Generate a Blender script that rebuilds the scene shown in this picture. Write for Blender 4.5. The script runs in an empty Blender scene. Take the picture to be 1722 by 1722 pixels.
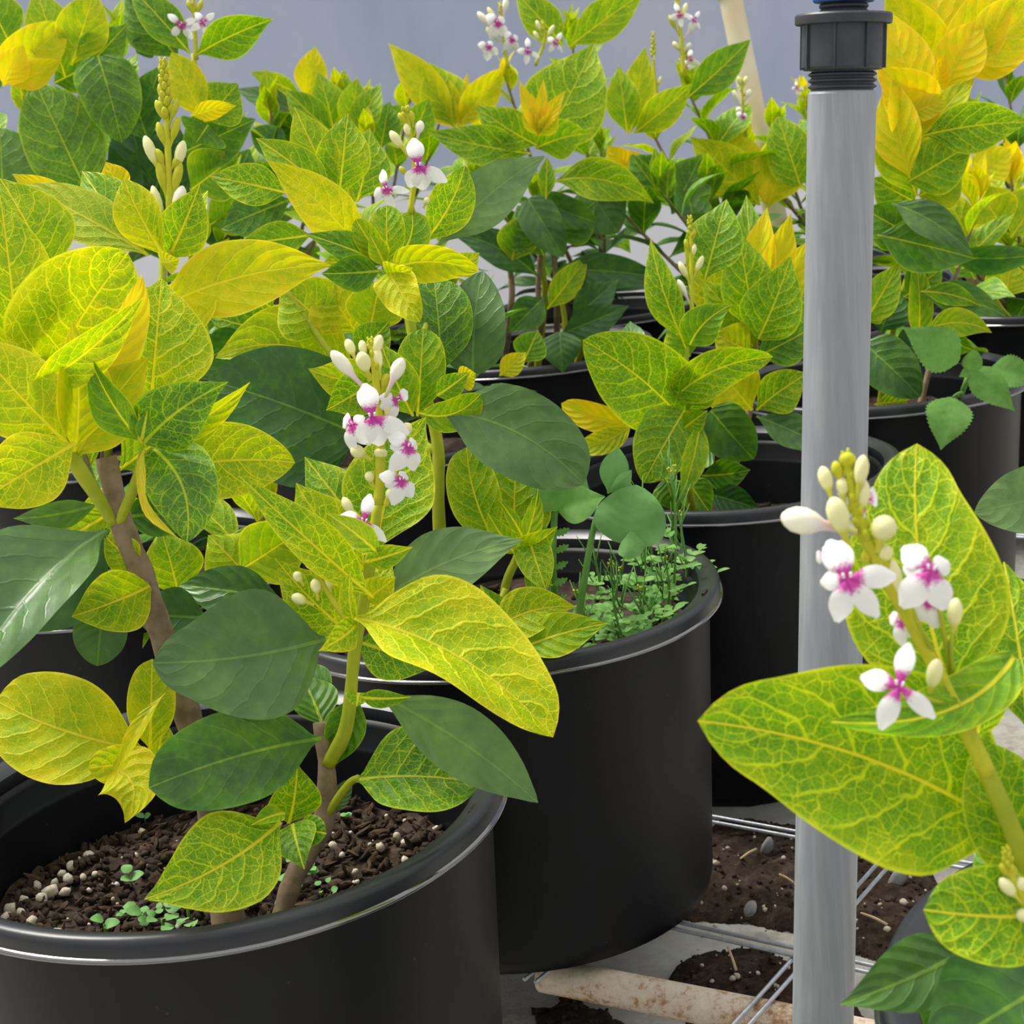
import bpy, bmesh, math, random
from mathutils import Vector, Matrix, noise
C = bpy.context.scene.collection
S = bpy.context.scene
rnd = random.Random(7)

# ------------------------------------------------------------------ camera
F, PITCH, ROLL, CZ = 2900.0, 0.2592, -0.0987, 0.659
sp, cp, sr, cr = math.sin(PITCH), math.cos(PITCH), math.sin(ROLL), math.cos(ROLL)
FWD = Vector((0, cp, -sp))
R0, U0 = Vector((1, 0, 0)), Vector((0, sp, cp))
RIGHT = R0 * cr + U0 * sr
UP = U0 * cr - R0 * sr
CAM = Vector((0, 0, CZ))
cd = bpy.data.cameras.new('camera')
cam = bpy.data.objects.new('camera', cd)
C.objects.link(cam)
M = Matrix((RIGHT, UP, -FWD)).transposed().to_4x4()
M.translation = CAM
cam.matrix_world = M
cd.sensor_width = 36
cd.lens = F / 1722 * 36
cd.clip_start = 0.05
cd.dof.use_dof = True
cd.dof.focus_distance = 1.08
cd.dof.aperture_fstop = 26.0
S.camera = cam

def P(u, v, d):
    """point of the place seen at photo pixel (u, v) at view depth d metres"""
    return CAM + FWD * d + RIGHT * ((u - 861) / F * d) + UP * (-(v - 861) / F * d)

# ------------------------------------------------------------------ light
w = bpy.data.worlds.new('world')
S.world = w
w.use_nodes = True
nt = w.node_tree
nt.nodes.clear()
tc = nt.nodes.new('ShaderNodeTexCoord')
sx = nt.nodes.new('ShaderNodeSeparateXYZ')
rp = nt.nodes.new('ShaderNodeValToRGB')
bg = nt.nodes.new('ShaderNodeBackground')
wo = nt.nodes.new('ShaderNodeOutputWorld')
nt.links.new(tc.outputs['Generated'], sx.inputs[0])
nt.links.new(sx.outputs['Z'], rp.inputs[0])
nt.links.new(rp.outputs[0], bg.inputs[0])
nt.links.new(bg.outputs[0], wo.inputs[0])
e = rp.color_ramp.elements
e[0].position, e[0].color = 0.0, (.36, .375, .40, 1)
e[1].position, e[1].color = 0.85, (1.0, .99, .97, 1)
bg.inputs[1].default_value = 1.28
sd = bpy.data.lights.new('sun', 'SUN')
sd.energy = 4.9
sd.angle = math.radians(25)
sd.color = (1, .97, .9)
sun = bpy.data.objects.new('sun', sd)
C.objects.link(sun)
sun.rotation_euler = Vector((0.42, -0.30, -0.86)).to_track_quat('-Z', 'Y').to_euler()
S.view_settings.view_transform = 'Standard'
S.view_settings.look = 'None'
S.view_settings.exposure = 0.0
S.view_settings.gamma = 1.0

# ------------------------------------------------------------------ node helpers
class G:
    def __init__(s, name):
        s.m = bpy.data.materials.new(name)
        s.m.use_nodes = True
        s.t = s.m.node_tree
        s.t.nodes.clear()
        s.out = s.t.nodes.new('ShaderNodeOutputMaterial')
    def n(s, typ, **kw):
        nd = s.t.nodes.new(typ)
        for k, v in kw.items():
            setattr(nd, k, v)
        return nd
    def put(s, sock, v):
        if isinstance(v, bpy.types.NodeSocket):
            s.t.links.new(v, sock)
        elif v is not None:
            try:
                sock.default_value = v
            except Exception:
                sock.default_value = tuple(v)
    def m2(s, op, a, b=None, c=None, clamp=False):
        nd = s.n('ShaderNodeMath', operation=op, use_clamp=clamp)
        s.put(nd.inputs[0], a)
        if b is not None: s.put(nd.inputs[1], b)
        if c is not None: s.put(nd.inputs[2], c)
        return nd.outputs[0]
    def band(s, x, lo, hi, a=0.0, b=1.0):
        nd = s.n('ShaderNodeMapRange', interpolation_type='SMOOTHSTEP')
        s.put(nd.inputs[0], x); s.put(nd.inputs[1], lo); s.put(nd.inputs[2], hi)
        s.put(nd.inputs[3], a); s.put(nd.inputs[4], b)
        return nd.outputs[0]
    def mix(s, f, a, b, mode='MIX'):
        nd = s.n('ShaderNodeMix', data_type='RGBA', blend_type=mode)
        s.put(nd.inputs[0], f); s.put(nd.inputs[6], a); s.put(nd.inputs[7], b)
        return nd.outputs[2]
    def ramp(s, x, pts):
        nd = s.n('ShaderNodeValToRGB')
        s.put(nd.inputs[0], x)
        el = nd.color_ramp.elements
        while len(el) < len(pts): el.new(.5)
        for q, (p, c) in zip(el, pts):
            q.position = p; q.color = (*c, 1)
        return nd.outputs[0]
    def noise(s, scale, detail=3, vec=None, rough=.5, dist=0):
        nd = s.n('ShaderNodeTexNoise')
        nd.inputs['Scale'].default_value = scale
        nd.inputs['Detail'].default_value = detail
        nd.inputs['Roughness'].default_value = rough
        nd.inputs['Distortion'].default_value = dist
        if vec is not None: s.t.links.new(vec, nd.inputs['Vector'])
        return nd.outputs[0]
    def bsdf(s, col, rough=.5, spec=.5, metal=0, normal=None, **kw):
        nd = s.n('ShaderNodeBsdfPrincipled')
        s.put(nd.inputs['Base Color'], col)
        s.put(nd.inputs['Roughness'], rough)
        s.put(nd.inputs['Specular IOR Level'], spec)
        s.put(nd.inputs['Metallic'], metal)
        if normal is not None: s.put(nd.inputs['Normal'], normal)
        for k, v in kw.items(): s.put(nd.inputs[k], v)
        return nd.outputs[0]
    def bump(s, h, strength=.3, dist=.001):
        nd = s.n('ShaderNodeBump')
        nd.inputs['Strength'].default_value = strength
        nd.inputs['Distance'].default_value = dist
        s.put(nd.inputs['Height'], h)
        return nd.outputs[0]
    def done(s, sh):
        s.t.links.new(sh, s.out.inputs[0])
        return s.m

def c4(c): return (*c, 1)

# ------------------------------------------------------------------ leaf material
def leaf_material(name, serr=False):
    g = G(name)
    uv = g.n('ShaderNodeUVMap', uv_map='shape').outputs[0]      # (across 0..1, along 0..1)
    cm = g.n('ShaderNodeUVMap', uv_map='size').outputs[0]       # centimetres
    s1 = g.n('ShaderNodeSeparateXYZ'); g.put(s1.inputs[0], uv)
    s2 = g.n('ShaderNodeSeparateXYZ'); g.put(s2.inputs[0], cm)
    oi = g.n('ShaderNodeObjectInfo')
    oc = g.n('ShaderNodeSeparateColor'); g.put(oc.inputs[0], oi.outputs['Color'])
    yel, net, gry = oc.outputs[0], oc.outputs[1], oc.outputs[2]
    seed = g.m2('MULTIPLY', oi.outputs['Random'], 37.0)
    vec = g.n('ShaderNodeCombineXYZ')
    g.put(vec.inputs[0], s2.outputs[0]); g.put(vec.inputs[1], s2.outputs[1]); g.put(vec.inputs[2], seed)
    vec = vec.outputs[0]
    s = g.m2('ABSOLUTE', g.m2('MULTIPLY_ADD', s1.outputs[0], 2.0, -1.0))
    t = s1.outputs[1]
    xa = g.m2('ABSOLUTE', s2.outputs[0])
    # midrib
    wid = g.m2('MULTIPLY_ADD', t, -.10, .145)
    mid = g.m2('SUBTRACT', 1.0, g.band(xa, g.m2('MULTIPLY', wid, .45), wid))
    # side veins, arching towards the tip
    side = g.m2('GREATER_THAN', s2.outputs[0], 0.0)
    wob = g.m2('MULTIPLY_ADD', g.noise(1.1, 2, vec), .22, -.11)
    ph = g.m2('SUBTRACT', t, g.m2('MULTIPLY', g.m2('POWER', s, 1.25), .30))
    ph = g.m2('MULTIPLY_ADD', g.m2('ADD', ph, g.m2('MULTIPLY', wob, .35)), 6.4, g.m2('MULTIPLY', side, .37))
    fr = g.m2('ABSOLUTE', g.m2('SUBTRACT', g.m2('FRACT', ph), .5))
    sv = g.m2('SUBTRACT', 1.0, g.band(fr, .022, .075))
    sv = g.m2('MULTIPLY', sv, g.band(s, 1.0, .72))
    # net of small veins
    wv = g.n('ShaderNodeVectorMath', operation='ADD')
    nn = g.n('ShaderNodeTexNoise'); nn.inputs['Scale'].default_value = 2.5
    g.put(nn.inputs['Vector'], vec)
    sc = g.n('ShaderNodeVectorMath', operation='SCALE'); g.put(sc.inputs[0], nn.outputs['Color']); sc.inputs['Scale'].default_value = .35
    sh_ = g.n('ShaderNodeCombineXYZ'); g.put(sh_.inputs[0], g.m2('ADD', s2.outputs[0], seed)); g.put(sh_.inputs[1], g.m2('MULTIPLY_ADD', seed, 1.7, s2.outputs[1]))
    g.put(wv.inputs[0], sh_.outputs[0]); g.put(wv.inputs[1], sc.outputs[0])
    def vor(scale, lo, hi):
        v = g.n('ShaderNodeTexVoronoi', feature='DISTANCE_TO_EDGE', voronoi_dimensions='2D')
        v.inputs['Scale'].default_value = scale
        g.put(v.inputs['Vector'], wv.outputs[0])
        return g.m2('SUBTRACT', 1.0, g.band(v.outputs[0], lo, hi))
    pn = g.noise(.8, 2, vec, .5)
    n1 = vor(1.75, .018, .060)
    n2 = g.m2('MULTIPLY', vor(4.9, .02, .095), .60)
    nets = g.m2('MULTIPLY', g.m2('MULTIPLY', g.m2('MAXIMUM', n1, n2), net), g.band(pn, .30, .55, .45, 1.0))
    edge = g.band(s, .93, .985)
    # patches of yellowing
    pt = g.noise(.55, 3, vec, .55)
    pf = g.noise(2.2, 4, vec, .6)
    yy = g.m2('ADD', yel, g.m2('MULTIPLY_ADD', pt, .42, -.21))
    yy = g.m2('ADD', yy, g.m2('MULTIPLY_ADD', pf, .16, -.08))
    yy = g.m2('ADD', yy, g.m2('MULTIPLY', g.band(s, .55, 1.0), g.band(yel, .12, .22, 0, .10)))
    yy = g.m2('MAXIMUM', yy, g.m2('MULTIPLY', yel, .55))
    base = g.ramp(yy, [(0.0, (.020, .078, .018)), (.14, (.030, .115, .012)), (.30, (.065, .215, .003)),
                       (.48, (.155, .36, .001)), (.66, (.37, .52, .001)), (.84, (.70, .67, .001)), (1.0, (.93, .66, .006))])
    vein = g.ramp(yy, [(0.0, (.075, .17, .035)), (.16, (.13, .27, .02)), (.32, (.36, .55, .008)),
                       (.5, (.60, .76, .010)), (.7, (.86, .86, .025)), (1.0, (.96, .84, .08))])
    col = g.mix(nets, base, vein)
    ms = g.m2('MAXIMUM', g.m2('MAXIMUM', mid, g.m2('MULTIPLY', sv, g.m2('MULTIPLY_ADD', net, .75, g.band(yel, .12, .35, .06, .25)))),
              g.m2('MULTIPLY', edge, g.band(yel, .15, .4, .1, .8)))
    vein2 = g.mix(g.m2('MULTIPLY', mid, g.band(yel, .2, .5)), vein, c4((.86, .78, .035)))
    col = g.mix(ms, col, vein2)
    pale = g.m2('MULTIPLY', gry, g.m2('MULTIPLY_ADD', pt, .9, .12))
    col = g.mix(pale, col, c4((.26, .41, .13)))
    # relief: quilted between the veins
    hgt = g.m2('ADD', g.m2('MULTIPLY', g.m2('MAXIMUM', mid, sv), -1.0),
               g.m2('ADD', g.m2('MULTIPLY', nets, -.35), g.m2('MULTIPLY', g.band(fr, 0, .5), .9)))
    bn = g.n('ShaderNodeBump')
    g.put(bn.inputs['Strength'], g.band(yel, .12, .4, .30, .55)); bn.inputs['Distance'].default_value = .0011
    g.put(bn.inputs['Height'], hgt)
    nrm = bn.outputs[0]
    rough = g.m2('MULTIPLY_ADD', yel, .22, .34)
    b = g.bsdf(col, rough, g.m2('MULTIPLY_ADD', yel, -.35, .52), normal=nrm)
    tr = g.n('ShaderNodeBsdfTranslucent')
    hs = g.n('ShaderNodeHueSaturation')
    hs.inputs['Saturation'].default_value = 1.12
    hs.inputs['Value'].default_value = 1.15
    g.put(hs.inputs['Color'], col)
    g.put(tr.inputs[0], hs.outputs[0])
    g.put(tr.inputs['Normal'], nrm)
    mx = g.n('ShaderNodeMixShader')
    g.put(mx.inputs[0], g.m2('MULTIPLY_ADD', g.band(yel, 0.1, .7), .26, .20))
    g.put(mx.inputs[1], b); g.put(mx.inputs[2], tr.outputs[0])
    return g.done(mx.outputs[0])

LEAF = leaf_material('variegated_leaf')

def simple(name, col, rough=.5, spec=.5, trans=0, metal=0, nscale=0, namt=0, col2=None):
    g = G(name)
    c = c4(col)
    nr = None
    if nscale:
        tcn = g.n('ShaderNodeTexCoord').outputs['Object']
        nz = g.noise(nscale, 4, tcn, .6)
        c = g.mix(g.band(nz, .5 - namt, .5 + namt), c4(col), c4(col2 or col))
        nr = g.bump(nz, .25, .0006)
    b = g.bsdf(c, rough, spec, metal, nr)
    if trans:
        tr = g.n('ShaderNodeBsdfTranslucent'); g.put(tr.inputs[0], c)
        mx = g.n('ShaderNodeMixShader'); mx.inputs[0].default_value = trans
        g.put(mx.inputs[1], b); g.put(mx.inputs[2], tr.outputs[0])
        b = mx.outputs[0]
    return g.done(b)

STEM = simple('green_stem', (.34, .42, .015), .5, .35, .15, nscale=60, namt=.25, col2=(.50, .54, .02))
WOOD = simple('woody_stem', (.30, .22, .14), .8, .2, nscale=90, namt=.22, col2=(.17, .125, .07))
BUDY = simple('yellow_green_bud', (.66, .62, .03), .5, .3, .2, nscale=300, namt=.3, col2=(.50, .56, .02))
WEED = simple('weed_green', (.13, .33, .05), .55, .35, .3, nscale=120, namt=.3, col2=(.20, .42, .09))
WEEDG = simple('weed_bluish_green', (.13, .33, .08), .6, .3, .25, nscale=60, namt=.3, col2=(.20, .42, .13))

def petal_material():
    g = G('white_petal')
    uv = g.n('ShaderNodeUVMap', uv_map='shape').outputs[0]
    s1 = g.n('ShaderNodeSeparateXYZ'); g.put(s1.inputs[0], uv)
    t = s1.outputs[1]
    tcn = g.n('ShaderNodeTexCoord').outputs['Object']
    nz = g.noise(900, 2, tcn, .6)
    m = g.band(g.m2('ADD', t, g.m2('MULTIPLY_ADD', nz, .30, -.15)), .42, .22)
    col = g.mix(m, c4((.90, .89, .88)), c4((.58, .06, .36)))
    b = g.bsdf(col, .45, .3)
    tr = g.n('ShaderNodeBsdfTranslucent'); g.put(tr.inputs[0], col)
    mx = g.n('ShaderNodeMixShader'); mx.inputs[0].default_value = .25
    g.put(mx.inputs[1], b); g.put(mx.inputs[2], tr.outputs[0])
    return g.done(mx.outputs[0])
PETAL = petal_material()

def budflower_mat(name='white_flower_bud', ramp_=None):
    g = G(name)
    uv = g.n('ShaderNodeUVMap', uv_map='shape').outputs[0]
    s1 = g.n('ShaderNodeSeparateXYZ'); g.put(s1.inputs[0], uv)
    col = g.ramp(s1.outputs[1], ramp_ or [(0, (.5, .52, .12)), (.18, (.62, .60, .30)), (.3, (.72, .50, .56)), (.5, (.80, .70, .70)), (.66, (.88, .85, .68)), (1, (.88, .86, .66))])
    return g.done(g.bsdf(col, .45, .4))
BUDW = budflower_mat()
BUD = budflower_mat('cream_bud', [(0, (.50, .52, .03)), (.34, (.56, .56, .05)), (.48, (.78, .76, .34)), (1, (.80, .76, .40))])

# ------------------------------------------------------------------ mesh helpers
def mesh_obj(name, verts, faces, mat, parent=None, org=None, smooth=True, uvs=None):
    org = org or Vector((0, 0, 0))
    me = bpy.data.meshes.new(name)
    me.from_pydata([tuple(Vector(v) - org) for v in verts], [], faces)
    me.materials.append(mat)
    if smooth:
        me.polygons.foreach_set('use_smooth', [True] * len(me.polygons))
    if uvs:
        for nm, data in uvs.items():
            l = me.uv_layers.new(name=nm)
            flat = []
            for lp in me.loops:
                flat.extend(data[lp.vertex_index])
            l.data.foreach_set('uv', flat)
    me.update()
    o = bpy.data.objects.new(name, me)
    C.objects.link(o)
    if parent is not None:
        o.parent = parent
        o.location = org - worldloc(parent)
    else:
        o.location = org
    return o

def worldloc(o):
    v = Vector(o.location)
    while o.parent:
        o = o.parent
        v = v + o.location
    return v

def thing(name, label, cat, loc, group=None):
    o = bpy.data.objects.new(name, None)
    o.empty_display_size = .05
    C.objects.link(o)
    o.location = loc
    o['label'] = label
    o['category'] = cat
    if group: o['group'] = group
    return o

def tag(o, label=None, cat=None, kind=None, group=None):
    if label: o['label'] = label
    if cat: o['category'] = cat
    if kind: o['kind'] = kind
    if group: o['group'] = group
    return o

def spline(pts, n):
    """Catmull-Rom through the points (tuples or vectors), n samples per piece"""
    out = []
    pts = [Vector(p) for p in pts]
    q = [pts[0] * 2 - pts[1]] + pts + [pts[-1] * 2 - pts[-2]]
    for i in range(1, len(q) - 2):
        for k in range(n):
            t = k / n
            a, b, c, d = q[i - 1], q[i], q[i + 1], q[i + 2]
            out.append(.5 * ((2 * b) + (c - a) * t + (2 * a - 5 * b + 4 * c - d) * t * t + (3 * b - a - 3 * c + d) * t ** 3))
    out.append(pts[-1])
    return out

def tube_data(pts, rad, seg=10, cap=True):
    vs, fs = [], []
    up = Vector((.3, .2, 1))
    for i, p in enumerate(pts):
        a = pts[min(i + 1, len(pts) - 1)] - pts[max(i - 1, 0)]
        a.normalize()
        if i == 0:
            x = a.orthogonal().normalized()
        else:
            x = (x - a * x.dot(a)).normalized()
        y = a.cross(x)
        r = rad[i] if isinstance(rad, (list, tuple)) else rad
        for k in range(seg):
            th = 2 * math.pi * k / seg
            vs.append(p + x * (r * math.cos(th)) + y * (r * math.sin(th)))
    for i in range(len(pts) - 1):
        for k in range(seg):
            fs.append((i * seg + k, i * seg + (k + 1) % seg, (i + 1) * seg + (k + 1) % seg, (i + 1) * seg + k))
    if cap:
        fs.append(tuple(reversed(range(seg))))
        fs.append(tuple((len(pts) - 1) * seg + k for k in range(seg)))
    return vs, fs

def tube(name, pts, rads, mat, parent, seg=10, n=6, knob=0):
    """pts 3D control points, rads per control point"""
    sp4 = spline([(*p, 0) for p in pts], n)
    pp = [Vector(p[:3]) for p in sp4]
    rr = [v[0] for v in spline([(r, 0, 0) for r in rads], n)]
    if knob:
        rr = [r * (1 + knob * noise.noise(p * 90)) for r, p in zip(rr, pp)]
    vs, fs = tube_data(pp, rr, seg)
    return mesh_obj(name, vs, fs, mat, parent, pp[0])

PROF = {
    'o': (.05, .11, .36, .80, 1, .98, .80, .47, .17, 0),
    'e': (.05, .09, .26, .66, .92, 1, .91, .62, .27, 0),
    'r': (.05, .10, .34, .74, .94, 1, .97, .82, .54, 0),
    't': (.05, .13, .44, .86, 1, .97, .81, .56, .35, 0),
    'b': (.10, .32, .66, .96, 1, .91, .70, .38, .13, 0),
    'w': (.30, .55, .80, .98, 1, .97, .86, .62, .33, 0),
}
PT = (0, .05, .12, .25, .38, .5, .65, .8, .92, 1)
def prof(sh, t):
    w = PROF[sh]
    for i in range(9):
        if t <= PT[i + 1]:
            a = (t - PT[i]) / (PT[i + 1] - PT[i])
            w0 = w[max(i - 1, 0)]; w1 = w[i]; w2 = w[i + 1]; w3 = w[min(i + 2, 9)]
            s1 = (w2 - w0) / max(PT[i + 1] - PT[max(i - 1, 0)], 1e-3) * (PT[i + 1] - PT[i])
            s2 = (w3 - w1) / max(PT[min(i + 2, 9)] - PT[i], 1e-3) * (PT[i + 1] - PT[i])
            if i == 8: s2 = -1.5 * w1
            h = (2 * a ** 3 - 3 * a * a + 1) * w1 + (a ** 3 - 2 * a * a + a) * s1 + (-2 * a ** 3 + 3 * a * a) * w2 + (a ** 3 - a * a) * s2
            return max(h, 0.0)
    return 0.0

def leafW(parent, A, X, N, L, W, fold=15, sag=.08, bow=0, sh='o', y=.5, net=.8, gry=0.0, wav=.03, serr=0, mat=None, name='leaf', nl=22, nw=5, puck=None):
    if puck is None: puck = .007 if y < .25 else .011
    """one leaf blade: base A, direction X, face normal N, length, width; fold in degrees, sag/bow as share of length"""
    X = X.normalized()
    N = (N - X * N.dot(X)).normalized()
    Y = N.cross(X)
    ph = rnd.uniform(0, 6.28); ph2 = rnd.uniform(0, 6.28); tw = rnd.uniform(-.25, .25)
    vs, uv1, uv2 = [], [], []
    cf, sf = math.cos(math.radians(fold)), math.sin(math.radians(fold))
    for i in range(nl + 1):
        t = i / nl
        t = t + .12 * math.sin(2 * math.pi * t) / 6.28 * -1
        q = 4 * t * (1 - t)
        c = A + X * (L * t) + N * (sag * L * q) + Y * (bow * L * q)
        hw = W / 2 * prof(sh, t)
        tg = (X + N * (sag * 4 * (1 - 2 * t)) + Y * (bow * 4 * (1 - 2 * t))).normalized()
        Nn = (N - tg * N.dot(tg)).normalized()
        Yn = Nn.cross(tg)
        aa = tw * t
        Nn, Yn = Nn * math.cos(aa) + Yn * math.sin(aa), Yn * math.cos(aa) - Nn * math.sin(aa)
        for k in range(-nw, nw + 1):
            s = k / nw
            a = abs(s)
            sgn = 1 if s > 0 else -1
            hs = hw
            if serr and a == 1:
                hs *= 1 + serr * (1 if i % 2 else -1)
            off = Yn * (s * hs * cf) + Nn * (hs * a * sf * (1 - .25 * a))
            wv = wav * W * (a ** 2) * math.sin(9 * t + ph + (ph2 if s > 0 else 0)) * min(1, 4 * t * (1 - t) * 1.5)
            pk = -puck * W * math.cos(2 * math.pi * (6.4 * (t - .30 * a ** 1.25) + (.37 if sgn > 0 else 0))) * a * (1 - a) * 4 * q
            vs.append(c + off + Nn * (wv + pk))
            uv1.append((.5 + .5 * s, t))
            uv2.append((s * hw * 100, t * L * 100))
    m = 2 * nw + 1
    fs = [(i * m + k, i * m + k + 1, (i + 1) * m + k + 1, (i + 1) * m + k) for i in range(nl) for k in range(m - 1)]
    o = mesh_obj(name, vs, fs, mat or LEAF, parent, A, uvs={'shape': uv1, 'size': uv2})
    o.color = (y, net, gry, 1)
    return o

def leaf(parent, d, b, t, w, dd=0.0, roll=0, fold=14, sag=.08, bow=0, sh='o', y=.5, net=.8, gry=0.0, wav=.03, **kw):
    """leaf with its base seen at photo pixel b and tip at t, w px wide, base at depth d, tip at d+dd"""
    A, B = P(*b, d), P(*t, d + dd)
    X = B - A
    L = X.length
    X.normalize()
    mid = (A + B) / 2
    V = (CAM - mid).normalized()
    N = (V - X * V.dot(X)).normalized()
    r = math.radians(roll)
    N = (N * math.cos(r) + X.cross(N) * math.sin(r)).normalized()
    dm = d + dd / 2
    W = w / F * dm
    nl = max(10, min(26, int(W * F / dm / 6) + 8))
    return leafW(parent, A, X, N, L, W, fold, sag, bow, sh, y, net, gry, wav, nl=kw.pop('nl', nl), **kw)

# ------------------------------------------------------------------ the setting
def ground(u, v, z):
    """where the sight line through photo pixel (u, v) meets height z"""
    dr = P(u, v, 1.0) - CAM
    return CAM + dr * ((z - CZ) / dr.z)

def box_obj(name, x0, x1, y0, y1, z0, z1, mat, parent=None):
    vs = [(x, y, z) for x in (x0, x1) for y in (y0, y1) for z in (z0, z1)]
    fs = [(0, 1, 3, 2), (4, 6, 7, 5), (0, 4, 5, 1), (2, 3, 7, 6), (0, 2, 6, 4), (1, 5, 7, 3)]
    return mesh_obj(name, vs, fs, mat, parent, None, False)

FLOORZ = -.085
g = G('packed_ground')
tcn = g.n('ShaderNodeTexCoord').outputs['Object']
a = g.noise(7, 5, tcn, .6); b = g.noise(70, 5, tcn, .65)
col = g.ramp(g.m2('MULTIPLY_ADD', b, .35, g.m2('MULTIPLY', a, .65)), [(.30, (.22, .175, .13)), (.46, (.42, .40, .35)), (.62, (.54, .54, .50)), (.8, (.64, .63, .59))])
GROUND = g.done(g.bsdf(col, .85, .25, normal=g.bump(b, .5, .004)))
tag(box_obj('floor', -4, 4, -.6, 4.7, FLOORZ - .05, FLOORZ, GROUND), kind='structure')

g = G('greenhouse_film')
tcn = g.n('ShaderNodeTexCoord').outputs['Object']
mp = g.n('ShaderNodeMapping'); g.put(mp.inputs[0], tcn); mp.inputs['Scale'].default_value = (1, 1, .45)
a = g.noise(1.6, 3, mp.outputs[0], .5); b = g.noise(9, 4, mp.outputs[0], .6)
col = g.ramp(g.m2('MULTIPLY_ADD', b, .25, g.m2('MULTIPLY', a, .75)), [(.3, (.33, .39, .54)), (.5, (.44, .48, .62)), (.68, (.55, .53, .63))])
FILM = g.done(g.bsdf(col, .35, .5, normal=g.bump(a, .4, .05)))
tag(box_obj('wall_back', -4, 4, 4.62, 4.66, FLOORZ, 3.0, FILM), kind='structure')
WHITE = simple('white_sheeting', (.86, .85, .90), .5, .4, nscale=5, namt=.3, col2=(.74, .74, .80))
tag(box_obj('trim_1', -4, 4, 4.585, 4.618, FLOORZ, .33, WHITE), kind='structure')

# added dark strip standing in for shade and the third pot's base
SHADESTRIP = simple('shade_strip_black', (.010, .010, .011), .9, .1, nscale=300, namt=.3, col2=(.018, .018, .018))
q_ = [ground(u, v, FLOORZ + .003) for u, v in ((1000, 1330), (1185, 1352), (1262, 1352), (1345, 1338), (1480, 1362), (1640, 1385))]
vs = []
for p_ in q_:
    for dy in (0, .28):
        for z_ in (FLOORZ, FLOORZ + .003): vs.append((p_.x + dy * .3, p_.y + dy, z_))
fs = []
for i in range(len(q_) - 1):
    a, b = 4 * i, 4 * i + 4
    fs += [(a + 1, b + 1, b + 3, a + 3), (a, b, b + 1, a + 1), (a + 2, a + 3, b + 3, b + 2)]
tag(mesh_obj('added_dark_strip', vs, fs, SHADESTRIP, None, None, False), 'added black strip on the ground behind the soil patch, standing in for shade', 'shade strip')

# soil heaps and litter on the ground below the bench
SOILG = G('dark_soil')
g = SOILG
tcn = g.n('ShaderNodeTexCoord').outputs['Object']
b = g.noise(160, 6, tcn, .7); a = g.noise(45, 3, tcn, .6)
col = g.ramp(g.m2('MULTIPLY_ADD', a, .5, g.m2('MULTIPLY', b, .5)), [(.34, (.010, .006, .004)), (.5, (.036, .023, .015)), (.62, (.078, .054, .036)), (.75, (.15, .11, .075))])
SOIL = g.done(g.bsdf(col, .9, .2, normal=g.bump(b, .8, .003)))
PERL = simple('perlite', (.58, .54, .46), .85, .2, nscale=400, namt=.3, col2=(.36, .30, .22))
BARK = simple('bark_chip', (.028, .018, .012), .85, .2, nscale=150, namt=.3, col2=(.075, .046, .028))
STONE = simple('grey_stone', (.20, .20, .21), .8, .3, nscale=120, namt=.3, col2=(.30, .29, .28))
STRAW = simple('dry_straw', (.55, .44, .27), .8, .2, nscale=150, namt=.3, col2=(.42, .32, .18))

ICO_V = []
ICO_F = []
_b = bmesh.new()
bmesh.ops.create_icosphere(_b, subdivisions=1, radius=1)
ICO1 = ([v.co.copy() for v in _b.verts], [tuple(v.index for v in f.verts) for f in _b.faces]); _b.free()
_b = bmesh.new()
bmesh.ops.create_icosphere(_b, subdivisions=2, radius=1)
ICO2 = ([v.co.copy() for v in _b.verts], [tuple(v.index for v in f.verts) for f in _b.faces]); _b.free()

def blob(vs, fs, c, r, sc=(1, 1, .7), ico=ICO1, rough=.35):
    n0 = len(vs)
    R = Matrix.Rotation(rnd.uniform(0, 6.28), 3, Vector((rnd.uniform(-1, 1), rnd.uniform(-1, 1), rnd.uniform(-1, 1))).normalized())
    for v in ico[0]:
        k = 1 + rough * noise.noise(v * 1.7 + Vector(c) * 300)
        p = R @ Vector((v.x * sc[0], v.y * sc[1], v.z * sc[2]))
        vs.append(Vector(c) + p * r * k)
    fs.extend(tuple(i + n0 for i in f) for f in ico[1])

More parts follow.
